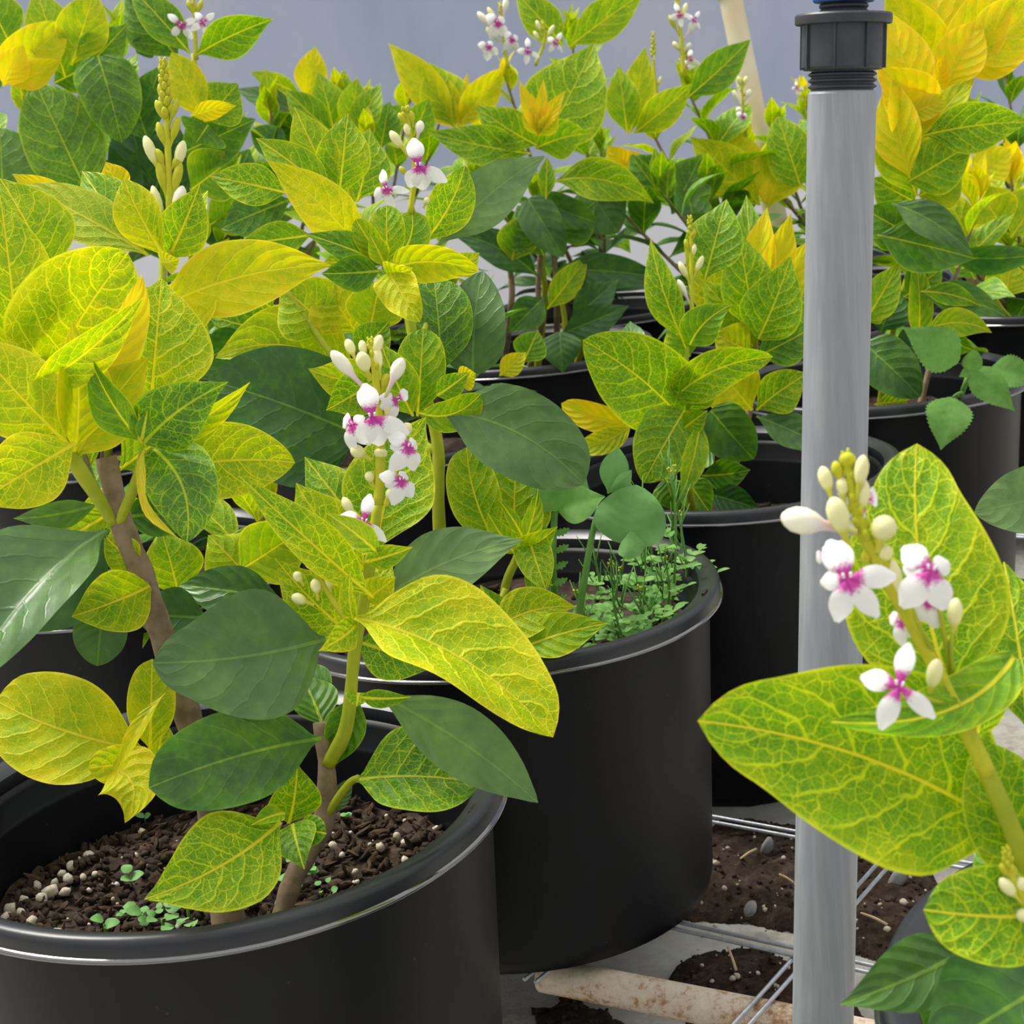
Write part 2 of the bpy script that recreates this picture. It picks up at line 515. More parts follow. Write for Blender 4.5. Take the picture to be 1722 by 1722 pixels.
def heap(poly, z, h, name, label):
    """irregular heap of soil over an outline given as photo pixels seen at height z"""
    pts = [ground(u, v, z) for u, v in poly]
    x0, x1 = min(p.x for p in pts), max(p.x for p in pts)
    y0, y1 = min(p.y for p in pts), max(p.y for p in pts)
    def dist(x, y):
        ins = False; dm = 9
        for i in range(len(pts)):
            a, b = pts[i], pts[i - 1]
            if (a.y > y) != (b.y > y) and x < (b.x - a.x) * (y - a.y) / (b.y - a.y) + a.x: ins = not ins
            ab = Vector((b.x - a.x, b.y - a.y)); ap = Vector((x - a.x, y - a.y))
            t = max(0, min(1, ap.dot(ab) / max(ab.dot(ab), 1e-9)))
            dm = min(dm, (ap - ab * t).length)
        return dm if ins else -dm
    nx, ny = int((x1 - x0) / .005) + 4, int((y1 - y0) / .005) + 4
    vs, fs = [], []
    gr = {}
    for i in range(nx):
        for j in range(ny):
            x, y = x0 - .005 + i * .005, y0 - .005 + j * .005
            dd = dist(x, y) + .01 * noise.noise(Vector((x * 40, y * 40, 1)))
            if dd < -.004: continue
            hh = h * (1 - math.exp(-max(dd, 0) / .012)) + .006 * noise.noise(Vector((x * 60, y * 60, 0))) * (dd > 0) + .003 * noise.noise(Vector((x * 170, y * 170, 0)))
            gr[i, j] = len(vs)
            vs.append((x, y, z + (hh if dd > 0 else -.004)))
    for (i, j), k in gr.items():
        if (i + 1, j) in gr and (i, j + 1) in gr and (i + 1, j + 1) in gr:
            fs.append((k, gr[i + 1, j], gr[i + 1, j + 1], gr[i, j + 1]))
    for _ in range(int(len(vs) * .16)):
        p = vs[rnd.randrange(len(gr))]
        blob(vs, fs, (p[0], p[1], p[2] + .001), rnd.uniform(.0012, .0038), (1, .8, .5))
    o = mesh_obj(name, vs, fs, SOIL)
    tag(o, label, 'soil', 'stuff')
    return gr, vs

heap([(1150, 1400), (1260, 1388), (1420, 1420), (1570, 1470), (1640, 1560), (1560, 1640), (1400, 1600), (1300, 1562), (1168, 1548), (1060, 1530)],
     FLOORZ, .020, 'soil_heap', 'patch of spilled dark potting soil on the ground behind the grey pipe')
heap([(1120, 1640), (1200, 1600), (1300, 1612), (1420, 1650), (1460, 1720), (1380, 1800), (1240, 1760), (1100, 1700)],
     FLOORZ, .018, 'soil_heap', 'small heap of dark soil beside the rusty cream pipe')
heap([(900, 1700), (960, 1670), (1010, 1700), (1180, 1780), (1100, 1840), (900, 1790)],
     FLOORZ, .008, 'soil_heap', 'thin scatter of soil in front of the rusty cream pipe')
SZ = FLOORZ + .020
vs, fs = [], []
for _ in range(150):
    u, v = rnd.uniform(1150, 1600), rnd.uniform(1400, 1720)
    p = ground(u, v, SZ)
    blob(vs, fs, (p.x, p.y, SZ + .001), rnd.choice((.0008, .0011, .0015, .0022)), (1, .8, .7))
for (u, v, r) in ((1204, 1455, .0033), (1224, 1430, .0022), (1219, 1498, .003), (1248, 1396, .002), (1190, 1483, .003), (1318, 1447, .003), (1287, 1534, .0025),
                  (1520, 1522, .004), (1492, 1567, .003), (1438, 1553, .0025), (1240, 1646, .003), (1232, 1650, .003), (1275, 1641, .002)):
    p = ground(u, v, SZ)
    blob(vs, fs, (p.x, p.y, SZ + .0025), r, (1, .8, .7), ICO2)
tag(mesh_obj('perlite_grains', vs, fs, PERL), 'white perlite grains scattered on the soil under the bench', 'perlite', 'stuff')
for (u, v, r, sc, lb) in ((1262, 1535, .0095, (1.5, .8, .35), 'flat grey stone chip lying on the soil below the bench'),
                          (1290, 1432, .008, (1.6, .8, .5), 'brownish grey pebble on the soil left of the grey pipe'),
                          (1510, 1485, .009, (1.5, .8, .4), 'tan bark pebble on dark soil right of the grey pipe')):
    p = ground(u, v, SZ)
    vs, fs = [], []
    blob(vs, fs, (p.x, p.y, SZ + .004), r, sc, ICO2, .25)
    tag(mesh_obj('pebble', vs, fs, STONE if 'grey' in lb else STRAW), lb, 'pebble')
for (a_, b_, lb) in (((1224, 1592), (1238, 1632), 'dry straw standing up from the soil heap beside the rusty pipe'),
                     ((1245, 1444), (1272, 1428), 'thin straw on the soil left of the grey pipe'),
                     ((1310, 1470), (1336, 1486), 'bent straw beside the grey pipe on the left'),
                     ((1447, 1535), (1492, 1555), 'straight dry straw on the soil right of the grey pipe')):
    p, q = ground(*a_, SZ + .012), ground(*b_, SZ + .004)
    o = tube('straw', [p, (p + q) / 2 + Vector((0, 0, .001)), q], [.0009, .0012, .0013], STRAW, None, 6, 3)
    tag(o, lb, 'straw')

# wire bench: pairs of galvanised wires in a square mesh, lying on pipes
GALV = simple('galvanised_wire', (.50, .52, .56), .42, .6, metal=.55, nscale=150, namt=.3, col2=(.34, .36, .40))
WZ = -.0035
a1 = (ground(1185, 1376, WZ) - ground(1600, 1452, WZ)); a1.z = 0; a1.normalize()       # direction of the long wires
if a1.x < 0: a1 = -a1
n1 = Vector((-a1.y, a1.x, 0))
bench = thing('wire_bench', 'galvanised wire mesh bench top carrying all the black pots', 'bench', ground(1495, 1433, WZ))
pA = ground(1500, 1432, WZ); pB = ground(1336, 1600, WZ)
dn = (pA - pB).dot(n1)
pc = ground(1495, 1436, WZ); pd_ = ground(1190, 1377, WZ)
da = abs((pc - pd_).dot(a1))
def wire(p, q):
    vs, fs = tube_data([p, (p + q) / 2, q], .0017, 8)
    return mesh_obj('wire', vs, fs, GALV, bench, p)
for k in range(-1, 6):
    for off in (-.0055, .0045):
        c = pA + n1 * (dn * k + off)
        wire(c - a1 * (da * 3.2), c + a1 * (da * 3.2))
for k in range(-4, 5):
    for off in (-.005, .005):
        c = pc + a1 * (da * k + off); c.z = WZ - .0036
        wire(c - n1 * (dn * 1.6), c + n1 * (dn * 5.4 if k not in (-1, 0) else .004))

def rust():
    g = G('rusty_cream_pipe')
    tcn = g.n('ShaderNodeTexCoord').outputs['Object']
    a = g.noise(24, 5, tcn, .65); b = g.noise(170, 4, tcn, .7)
    col = g.ramp(g.m2('MULTIPLY_ADD', b, .45, g.m2('MULTIPLY', a, .55)), [(.36, (.22, .10, .045)), (.45, (.42, .27, .15)), (.52, (.62, .52, .40)), (.7, (.72, .66, .55))])
    return g.done(g.bsdf(col, .75, .3, normal=g.bump(b, .5, .0015)))
RUST = rust()
def pipe(name, p, q, r, mat, label, cat='pipe'):
    a = (q - p).normalized(); x = a.orthogonal().normalized(); y = a.cross(x)
    vs, fs = [], []
    n = 32
    prof_ = [(0, r * .86), (0, r), (1, r), (1, r * .86)]
    L = (q - p).length
    for (t, rr) in prof_ + [(.96, r * .86), (.04, r * .86)]:
        for k in range(n):
            th = 6.28318 * k / n
            vs.append(p + a * (L * t) + x * (rr * math.cos(th)) + y * (rr * math.sin(th)))
    for i in range(5):
        for k in range(n):
            fs.append((i * n + k, i * n + (k + 1) % n, (i + 1) * n + (k + 1) % n, (i + 1) * n + k))
    for k in range(n):
        fs.append((5 * n + k, 5 * n + (k + 1) % n, (k + 1) % n, k))
    o = mesh_obj(name, vs, fs, mat, None, p)
    md = o.modifiers.new('edge', 'EDGE_SPLIT'); md.split_angle = math.radians(40)
    return tag(o, label, cat)
pr = .0135
p, q = ground(1062, 1668, WZ - .007 - pr), ground(1335, 1722, WZ - .007 - pr)
a = (q - p).normalized()
pipe('support_pipe', p - a * .075, q + a * .35, pr, RUST, 'rusty cream pipe lying under the wire bench at the bottom of the photo')

# tall grey riser pipe with black threaded sprinkler fitting
g = G('grey_pvc')
tcn = g.n('ShaderNodeTexCoord').outputs['Object']
mp = g.n('ShaderNodeMapping'); g.put(mp.inputs[0], tcn); mp.inputs['Scale'].default_value = (60, 60, 2.0)
a_ = g.noise(3, 4, mp.outputs[0], .6); b_ = g.noise(20, 3, tcn, .5)
col = g.ramp(g.m2('MULTIPLY_ADD', b_, .3, g.m2('MULTIPLY', a_, .7)), [(.32, (.24, .255, .28)), (.5, (.29, .305, .335)), (.68, (.36, .37, .40))])
PVC = g.done(g.bsdf(col, .42, .45))
BLACKP = simple('black_fitting', (.032, .034, .041), .42, .45, nscale=80, namt=.3, col2=(.052, .055, .064))
BLUE = simple('blue_plastic', (.03, .13, .42), .4, .5)
def lathe(name, prof_, mat, parent, loc, seg=48, axis=None, facets=None):
    a = (axis or Vector((0, 0, 1))).normalized()
    x = (Vector((1, 0, 0)) - a * a.x).normalized(); y = a.cross(x)
    vs, fs = [], []
    for (r, z) in prof_:
        for k in range(seg):
            th = 2 * math.pi * k / seg
            rr = r
            vs.append(loc + a * z + x * (rr * math.cos(th)) + y * (rr * math.sin(th)))
    for i in range(len(prof_) - 1):
        for k in range(seg):
            fs.append((i * seg + k, i * seg + (k + 1) % seg, (i + 1) * seg + (k + 1) % seg, (i + 1) * seg + k))
    o = mesh_obj(name, vs, fs, mat, parent, loc)
    md = o.modifiers.new('edge', 'EDGE_SPLIT'); md.split_angle = math.radians(32)
    return o
PD = .945
top = P(1416, 153, PD)
low = P(1384, 1700, PD + .115)
ax = (top - low).normalized()
base = top + ax * ((FLOORZ - top.z) / ax.z)
riser = thing('sprinkler_riser', 'upright grey plastic riser pipe with black threaded fitting and blue top', 'pipe', base)
Lp = (top - base).length
rp_ = .0186
lathe('pipe', [(0, 0), (rp_, 0), (rp_, Lp - .0015), (rp_ - .0012, Lp), (0, Lp)], PVC, riser, base, 64, ax)
th = [(.0170, 0)]
for k in range(3):
    z = .0008 + k * .0033
    th += [(.0168, z), (.0186, z + .0011), (.0186, z + .0017), (.0168, z + .0028)]
th += [(.0168, .0120), (0, .0120)]
o = lathe('threaded_nipple', th, BLACKP, riser, top, 64, ax); o['label'] = 'dark grey ribbed thread'
ct = top + ax * .0112
cp_ = [(0, 0), (.0212, 0), (.0222, .0015), (.0222, .0225), (.0222, .0235), (.0258, .0240), (.0262, .0248), (.0262, .0285), (.0255, .0295), (0, .0300)]
bush = lathe('bushing', cp_, BLACKP, riser, ct, 64, ax)
bush['label'] = 'black ribbed collar'
for k in range(8):                                # ribs of the collar
    an = 2 * math.pi * (k + .49) / 8
    x = (Vector((1, 0, 0)) - ax * ax.x).normalized(); y = ax.cross(x)
    r_ = x * math.cos(an) + y * math.sin(an); t_ = ax.cross(r_)
    vs = []
    for (rr, zz) in ((.0215, .0005), (.0235, .0005), (.0235, .0238), (.0215, .0238)):
        for s_ in (-.0007, .0007):
            vs.append(ct + ax * zz + r_ * rr + t_ * s_)
    fs = [(0, 2, 3, 1), (2, 4, 5, 3), (4, 6, 7, 5), (6, 0, 1, 7), (0, 6, 4, 2), (1, 3, 5, 7)]
    mesh_obj('rib', vs, fs, BLACKP, bush, ct, False)
ct2 = ct + ax * .0300
lathe('neck', [(0, 0), (.0133, 0), (.0133, .001), (.0122, .002), (.0133, .003), (.0133, .004), (.0122, .005), (.0133, .0062), (.0133, .008), (0, .008)], BLACKP, riser, ct2, 48, ax)
lathe('sprinkler_cap', [(0, 0), (.0160, 0), (.0168, .001), (.0168, .012), (.0150, .020), (.009, .026), (0, .027)], BLUE, riser, ct2 + ax * .0056, 48, ax)['label'] = 'blue cap'

# pale pipe far behind
CREAM = simple('cream_pipe', (.74, .68, .52), .5, .4, nscale=14, namt=.3, col2=(.66, .52, .30))
bt, bb = P(1228, -6, 2.75), P(1268, 190, 2.75)
ax2 = (bt - bb).normalized()
bbase = bt + ax2 * ((FLOORZ - bt.z) / ax2.z)
back = thing('pipe_stake', 'leaning cream pipe stake with pale cap behind the plants', 'pipe', bbase)
lathe('pipe', [(0, 0), (.0185, 0), (.0185, (bt - bbase).length), (0, (bt - bbase).length)], CREAM, back, bbase, 32, ax2)
lathe('cap', [(0, 0), (.023, 0), (.023, .04), (0, .042)], simple('pale_green_cap', (.72, .82, .76), .4, .4), back, bt, 32, ax2)

# ------------------------------------------------------------------ pots
g = G('black_pot_plastic')
tcn = g.n('ShaderNodeTexCoord').outputs['Object']
a_ = g.noise(9, 4, tcn, .6); b_ = g.noise(220, 3, tcn, .6); c_ = g.noise(35, 3, tcn, .6)
spk = g.m2('MULTIPLY', g.band(b_, .70, .76), g.band(c_, .55, .65))
col = g.mix(g.band(a_, .4, .75), c4((.0026, .0030, .0042)), c4((.0055, .0062, .009)))
col = g.mix(g.m2('MULTIPLY', spk, .35), col, c4((.22, .21, .19)))
POT = g.done(g.bsdf(col, g.m2('MULTIPLY_ADD', a_, .15, .36), .2, normal=g.bump(c_, .12, .001)))
RIM = simple('black_pot_rim', (.010, .011, .014), .36, .5, nscale=30, namt=.3, col2=(.016, .017, .021))
g = G('polished_rim_edge')
RIMEDGE = g.done(g.bsdf(c4((.012, .012, .016)), .12, 1.0, **{'Coat Weight': 1.0, 'Coat Roughness': .08, 'Coat IOR': 1.9}))
PR, PH = .175, .2535
def pot_profile():
    return [(0, .004), (.140, .004), (.146, 0), (.150, .002), (.1525, .012), (.1640, PH - .026), (.1652, PH - .0145)], \
           [(.1736, PH - .0102), (.1733, PH - .0040), (.1722, PH - .0014), (.1700, PH - .0002), (.1670, PH),
            (.1645, PH - .0008), (.1605, PH - .0024), (.1572, PH - .0048)], \
           [(.1652, PH - .0145), (.1738, PH - .0132), (.1752, PH - .0128), (.1757, PH - .0120), (.1752, PH - .0111), (.1742, PH - .0105), (.1736, PH - .0102)], \
           [(.1572, PH - .0048), (.1556, PH - .0080), (.1550, PH - .0125), (.1525, PH - .0140), (.1512, PH - .0160), (.1500, PH - .030),
            (.1486, PH - .0315), (.1478, PH - .034), (.1380, .012), (0, .012)]
def make_pot(root, loc, soilz, chunks=0, label=None):
    seg = 112
    wob = rnd.uniform(0, 6)
    def ring(vs, fs, pf):
        n0 = len(vs)
        for (r, z) in pf:
            for k in range(seg):
                th = 2 * math.pi * k / seg
                rr = r * (1 + .004 * math.sin(2 * th + wob) * (z / PH))
                vs.append(loc + Vector((rr * math.cos(th), rr * math.sin(th), z + .0012 * math.sin(3 * th + wob) * (z / PH))))
        for i in range(len(pf) - 1):
            for k in range(seg):
                fs.append(tuple(n0 + q for q in (i * seg + k, i * seg + (k + 1) % seg, (i + 1) * seg + (k + 1) % seg, (i + 1) * seg + k)))
    pa, pb, pe, pcx = pot_profile()
    vs, fs = [], []
    ring(vs, fs, pa); ring(vs, fs, pcx)
    po = mesh_obj('pot', vs, fs, POT, root, loc)
    vs, fs = [], []
    ring(vs, fs, pb)
    ri = mesh_obj('rim', vs, fs, RIM, po, loc)
    vs, fs = [], []
    ring(vs, fs, pe)
    mesh_obj('rim_edge', vs, fs, RIMEDGE, po, loc)
    md = po.modifiers.new('edge', 'EDGE_SPLIT'); md.split_angle = math.radians(50)
    sr_ = .138 + (.152 - .138) * (soilz / PH)
    vs, fs = [], []
    n = 40
    for i in range(n + 1):
        for k in range(72):
            th = 2 * math.pi * k / 72
            r = sr_ * i / n
            p = loc + Vector((r * math.cos(th), r * math.sin(th), soilz))
            hh = .008 * noise.noise(p * 22) + .004 * noise.noise(p * 90) + .006 * (i / n) ** 3
            p.z += hh
            vs.append(p)
    for i in range(n):
        for k in range(72):
            fs.append((i * 72 + k, (i + 1) * 72 + k, (i + 1) * 72 + (k + 1) % 72, i * 72 + (k + 1) % 72))
    for _ in range(chunks):
        r = sr_ * math.sqrt(rnd.random()) * .97; th = rnd.uniform(0, 6.28)
        p = loc + Vector((r * math.cos(th), r * math.sin(th), soilz))
        p.z += .008 * noise.noise(p * 22) + .002 + .006 * (r / sr_) ** 3
        blob(vs, fs, p, rnd.uniform(.0015, .0050), (1.3, .8, .5), ICO1, .7)
    if chunks > 800:
        v2, f2 = [], []
        for _ in range(chunks // 3):
            r = sr_ * math.sqrt(rnd.random()) * .96; th = rnd.uniform(0, 6.28)
            p = loc + Vector((r * math.cos(th), r * math.sin(th), soilz))
            p.z += .008 * noise.noise(p * 22) + .004 + .006 * (r / sr_) ** 3
            blob(v2, f2, p, rnd.uniform(.0012, .0045), (1.7, .7, .4), ICO1, .7)
        bo = mesh_obj('bark_chips', v2, f2, BARK, root, loc, False)
        bo['kind'] = 'stuff'
    for a_ in (-.35, 1.9, 3.6):                       # drainage slots in the rim
        h_ = Vector((math.cos(a_), math.sin(a_), 0)); t_ = Vector((-h_.y, h_.x, 0)); q_ = loc + h_ * .1655 + Vector((0, 0, PH - .0012))
        v3 = [q_ + h_ * a__ * .0011 + t_ * b__ * .0055 + Vector((0, 0, c__ * .0016)) for a__ in (-1, 1) for b__ in (-1, 1) for c__ in (-1, 1)]
        mesh_obj('slot', v3, [(0, 1, 3, 2), (4, 6, 7, 5), (0, 4, 5, 1), (2, 3, 7, 6), (0, 2, 6, 4), (1, 5, 7, 3)], SOIL, po, q_, False)
    so = mesh_obj('soil', vs, fs, SOIL, root, loc)
    so['kind'] = 'stuff'
    so['label'] = 'dark bark potting soil'
    return po, sr_

# ------------------------------------------------------------------ flowers, buds, spikes, shoots
def petal_mesh(vs, fs, uvs, c, X, N, L, W, sag):
    X = X.normalized(); N = (N - X * N.dot(X)).normalized(); Y = N.cross(X)
    PW = (.20, .34, .50, .78, .95, 1, .98, .82, .52, 0)
    n0 = len(vs)
    nl, nw = 10, 3
    for i in range(nl + 1):
        t = i / nl
        j = min(int(t * 9), 8); a = t * 9 - j
        hw = W / 2 * (PW[j] * (1 - a) + PW[j + 1] * a)
        if i == nl: hw = W * .10
        for k in range(-nw, nw + 1):
            s = k / nw
            z = sag * L * (t * (1 - t) * 4) * 1.0 - .28 * L * t * t * (sag > 0) - .10 * W * s * s
            vs.append(c + X * (L * t) + Y * (s * hw) + N * (z + .002 * (1 - t)))
            uvs.append((.5 + .5 * s, t))
    m = 2 * nw + 1
    for i in range(nl):
        for k in range(m - 1):
            a = n0 + i * m + k
            fs.append((a, a + 1, a + m + 1, a + m))

def flowerW(parent, c, N, up, size, kind=0):
    """two-lipped flower: a pair of upper lobes, two side lobes and a lower lobe round a magenta throat"""
    N = N.normalized(); up = (up - N * up.dot(N)).normalized(); rt = up.cross(N)
    vs, fs, uvs = [], [], []
    if kind == 0: A = [(106, 1.05, .60), (92, .95, .44), (-2, 1.12, .50), (-58, 1.1, .46), (-112, 1.0, .52), (178, .62, .42)]
    elif kind == 1: A = [(92, 1.2, .46), (178, 1.0, .52), (-26, 1.15, .40), (-100, 1.15, .50)]
    elif kind == 2: A = [(150, .95, .60), (185, .7, .5), (-60, 1.0, .62), (-118, 1.15, .68), (40, .5, .5)]
    else: A = [(94, 1.15, .62), (-30, 1.25, .50), (-80, .9, .70), (-120, .85, .60)]
    for an, L, W in A:
        a = math.radians(an)
        X = rt * math.cos(a) + up * math.sin(a)
        petal_mesh(vs, fs, uvs, c, X, N, size * .55 * L, size * W * .62, .10)
    # tube of the flower behind the face
    n0 = len(vs)
    tv, tf = tube_data([c - N * size * .55 - up * size * .15, c - N * size * .25 - up * .04 * size, c + N * .0006], [size * .035, size * .045, size * .075], 8)
    vs.extend(tv); uvs.extend([(.5, .8)] * 16 + [(.5, .05)] * 8); fs.extend(tuple(i + n0 for i in f) for f in tf)
    # two small stamens
    for sgn in (-1, 1):
        n0 = len(vs)
        tv, tf = tube_data([c + rt * sgn * size * .02, c + N * size * .12 + rt * sgn * size * .04, c + N * size * .20 + up * size * .05 + rt * sgn * size * .05], [size * .014] * 2 + [size * .022], 5)
        vs.extend(tv); uvs.extend([(.5, .22)] * 10 + [(.5, .8)] * 5); fs.extend(tuple(i + n0 for i in f) for f in tf)
    return mesh_obj('flower', vs, fs, PETAL, parent, c, uvs={'shape': uvs})

def budW(parent, a, b, r, mat=None, stalk=.35, name='bud', vf=None):
    X = (b - a); L = X.length; X.normalize()
    x = X.orthogonal().normalized(); y = X.cross(x)
    pr_ = [(0, .30), (.12, .28), (stalk * .8, .34), (stalk, .45), (stalk + (1 - stalk) * .2, .80), (stalk + (1 - stalk) * .45, 1), (stalk + (1 - stalk) * .7, .93), (stalk + (1 - stalk) * .88, .62), (stalk + (1 - stalk) * .97, .3), (1, .02)]
    vs, fs, uvs = ([], [], []) if vf is None else vf
    n0 = len(vs)
    seg = 10 if vf is None else 7
    for t, q in pr_:
        for k in range(seg):
            th = 6.28318 * k / seg
            vs.append(a + X * (L * t) + (x * math.cos(th) + y * math.sin(th)) * (r * q))
            uvs.append((k / seg, t))
    for i in range(len(pr_) - 1):
        for k in range(seg):
            fs.append((n0 + i * seg + k, n0 + i * seg + (k + 1) % seg, n0 + (i + 1) * seg + (k + 1) % seg, n0 + (i + 1) * seg + k))
    if vf is None:
        return mesh_obj(name, vs, fs, mat or BUD, parent, a, uvs={'shape': uvs})

def spikeW(parent, pts, r0, r1, scales=18, slen=.006, name='flower_spike'):
    """green axis of a flower spike whose top carries crowded tiny bracts (one mesh)"""
    sp_ = spline(pts, 6)
    n = len(sp_)
    vs, fs = tube_data(sp_, [r0 + (r1 - r0) * i / (n - 1) for i in range(n)], 8)
    uvs = [(0, .1)] * len(vs)
    L = sum((sp_[i + 1] - sp_[i]).length for i in range(n - 1))
    for k in range(scales):
        f = 1 - .34 * (k / max(scales - 1, 1)) ** 1.2
        i = min(int(f * (n - 1)), n - 2); c = sp_[i].lerp(sp_[i + 1], f * (n - 1) - i)
        ax_ = (sp_[i + 1] - sp_[i]).normalized()
        an = k * 2.4
        x = ax_.orthogonal().normalized(); y = ax_.cross(x)
        dr = (x * math.cos(an) + y * math.sin(an))
        s_ = slen * (.55 + .6 * k / scales)
        budW(None, c + dr * r1 * .5, c + dr * s_ * .55 + ax_ * s_ * .9, s_ * .26, vf=(vs, fs, uvs), stalk=.1)
    return mesh_obj(name, vs, fs, BUDY if scales else STEM, parent, sp_[0], uvs={'shape': uvs})

def spike(parent, d, pts, r0, r1, buds=(), flowers=(), scales=18, slen=None, dd=0):
    """spike from photo pixels: pts along the axis, r in px, buds (u,v base, u,v tip, width px, mat, depth shift), flowers (u,v,size px,rot,kind,depth shift)"""
    n = len(pts)
    p3 = [P(u, v, d + dd * i / (n - 1)) for i, (u, v) in enumerate(pts)]
    k = d / F
    o = spikeW(parent, p3, r0 * k, r1 * k, scales, (slen or 16) * k)
    for b in buds:
        m = {'c': BUD, 'w': BUDW, 'y': BUDY}[b[5]]
        z = b[6] if len(b) > 6 else 0
        st = .35 if b[5] != 'w' else .45
        budW(o, P(b[0], b[1], d + z * .3), P(b[2], b[3], d + z), b[4] / 2 * k, m, st)
    for f in flowers:
        z = f[5] if len(f) > 5 else -.008
        c = P(f[0], f[1], d + z)
        rot = math.radians(f[3])
        up = UP * math.cos(rot) - RIGHT * math.sin(rot)
        N = (CAM - c).normalized() + UP * .12 + RIGHT * (f[6] if len(f) > 6 else 0)
        flowerW(o, c, N, up, f[2] * k, f[4])
    return o

def stem(parent, pts, mat, seg=10, knob=.15, name='stem'):
    """pts: (u, v, depth, radius px)"""
    return tube(name, [P(u, v, d) for u, v, d, r in pts], [r / F * d for u, v, d, r in pts], mat, parent, seg, 6, knob)

def shoot(parent, base, apex, n=6, L=.105, W=.5, y0=.15, y1=.7, net=.8, az=0, spk=0, tuft=4, r=.003, elo=-5, ehi=62, z0=.25, wood=True, jit=.3, lo=0, face=0):
    """upright shoot in the place: stem from base to apex, opposite pairs of leaves getting smaller, yellower and more upright"""
    rr = rnd
    ax_ = apex - base; H = ax_.length
    side = Vector((rr.uniform(-1, 1), rr.uniform(-1, 1), 0)) * H * .04
    ctrl = [base, base.lerp(apex, .35) + side, base.lerp(apex, .7) + side * .7, apex]
    tube('stem', ctrl, [r * 1.35, r * 1.1, r * .85, r * .6], WOOD if wood else STEM, parent, 8, 5, .1)
    cs = spline(ctrl, 8)
    for k in range(n):
        f = z0 + (1 - z0) * (1 - (1 - (k + .3) / n) ** 1.15)
        i = min(int(f * (len(cs) - 1)), len(cs) - 2)
        c = cs[i].lerp(cs[i + 1], f * (len(cs) - 1) - i)
        q = k / max(n - 1, 1)
        a0 = az + (k % 2) * math.pi / 2 + rr.uniform(-jit, jit)
        for s_ in (0, math.pi):
            an = a0 + s_
            el = math.radians(elo + (ehi - elo) * q ** 1.3 + rr.uniform(-14, 14))
            h = Vector((math.cos(an), math.sin(an), 0))
            X = h * math.cos(el) + Vector((0, 0, 1)) * math.sin(el)
            N = -h * math.sin(el) + Vector((0, 0, 1)) * math.cos(el)
            N = N + Vector((rr.uniform(-.35, .35), rr.uniform(-.35, .35) - face, 0))
            l = L * (1 - .45 * q ** 2) * rr.uniform(.85, 1.12)
            y = y0 + (y1 - y0) * q + rr.uniform(-.1, .1)
            leafW(parent, c, X, N, l, l * W * rr.uniform(.9, 1.1), rr.uniform(6, 24), rr.uniform(.05, .16), rr.uniform(-.06, .06),
                  rr.choice(('o', 'o', 'e', 'b')), y, net if y > .3 else .1, .35 if y < .2 else 0, rr.uniform(.02, .06), nl=14, nw=3)
    for k in range(tuft):
        an = az + k * 1.571 + rr.uniform(-.3, .3)
        el = math.radians(rr.uniform(60, 80))
        h = Vector((math.cos(an), math.sin(an), 0))
        X = h * math.cos(el) + Vector((0, 0, 1)) * math.sin(el)
        N = -h * math.sin(el) + Vector((0, 0, 1)) * math.cos(el)
        l = L * rr.uniform(.35, .55)
        leafW(parent, apex - Vector((0, 0, .004)), X, N, l, l * .42, 20, .08, 0, 'o', min(1, y1 + .12), net * .4, 0, .03, nl=10, nw=3)
    if spk:
        up = Vector((rr.uniform(-.15, .15), rr.uniform(-.1, .1), 1)).normalized()
        wild_spike(parent, apex, up, spk, rr.randrange(3))

def wild_spike(parent, base, up, H, nfl=1, nb=8):
    o = spikeW(parent, [base, base + up * H * .5, base + up * H], .0017, .0009, 14, .0065)
    for k in range(nb):
        f = .35 + .55 * k / nb
        an = rnd.uniform(0, 6.28)
        dr = Vector((math.cos(an), math.sin(an), .8)).normalized()
        c = base + up * H * f
        l = rnd.uniform(.010, .018) * (1.25 - .6 * f)
        budW(o, c, c + dr * l, .0019, rnd.choice((BUD, BUD, BUDW)), .35)
    for k in range(nfl):
        c = base + up * H * rnd.uniform(.35, .7) + Vector((rnd.uniform(-.012, .012), -.012, 0))
        flowerW(o, c, Vector((rnd.uniform(-.5, .5), -1, .2)), Vector((rnd.uniform(-.4, .4), 0, 1)), rnd.uniform(.018, .024), rnd.randrange(4))
    return o

def soilpt(c, dx, dy, z):
    return Vector((c[0] + dx, c[1] + dy, z))

def plant(c, label, cat='potted plant', soilz=.195, chunks=0, group=None):
    root = thing('potted_shrub', label, cat, Vector((c[0], c[1], 0)), group)
    make_pot(root, Vector((c[0], c[1], 0)), soilz, chunks)
    return root

# ================================================================== PLANTS
# ---- front left pot
c = (-.1936, .9496)
r = plant(c, 'variegated yellow-green shrub in the large black pot nearest the camera, soil and seedlings showing', soilz=.178, chunks=1500)
FRONT = r
stem(r, [(386, 1560, .985, 27), (372, 1470, .985, 25), (340, 1300, .975, 23), (300, 1150, .965, 22), (243, 985, .955, 21), (205, 880, .95, 20), (178, 770, .95, 19)], WOOD, 14, .25)
stem(r, [(192, 880, .947, 10), (160, 830, .94, 12), (118, 760, .935, 14), (85, 660, .94, 12), (60, 560, .95, 9)], STEM)
stem(r, [(200, 880, .947, 9), (225, 820, .935, 9), (243, 760, .925, 8)], STEM)
stem(r, [(118, 760, .935, 9), (200, 620, .975, 8), (265, 500, 1.0, 7), (275, 430, 1.01, 6)], STEM)
stem(r, [(470, 1548, .945, 16), (497, 1470, .95, 16), (540, 1395, .955, 17), (550, 1310, .955, 16), (540, 1215, .955, 14)], WOOD, 12, .3)
stem(r, [(552, 1285, .953, 13), (583, 1220, .945, 12), (597, 1090, .94, 11), (618, 980, .935, 10), (636, 840, .935, 8.5)], STEM)
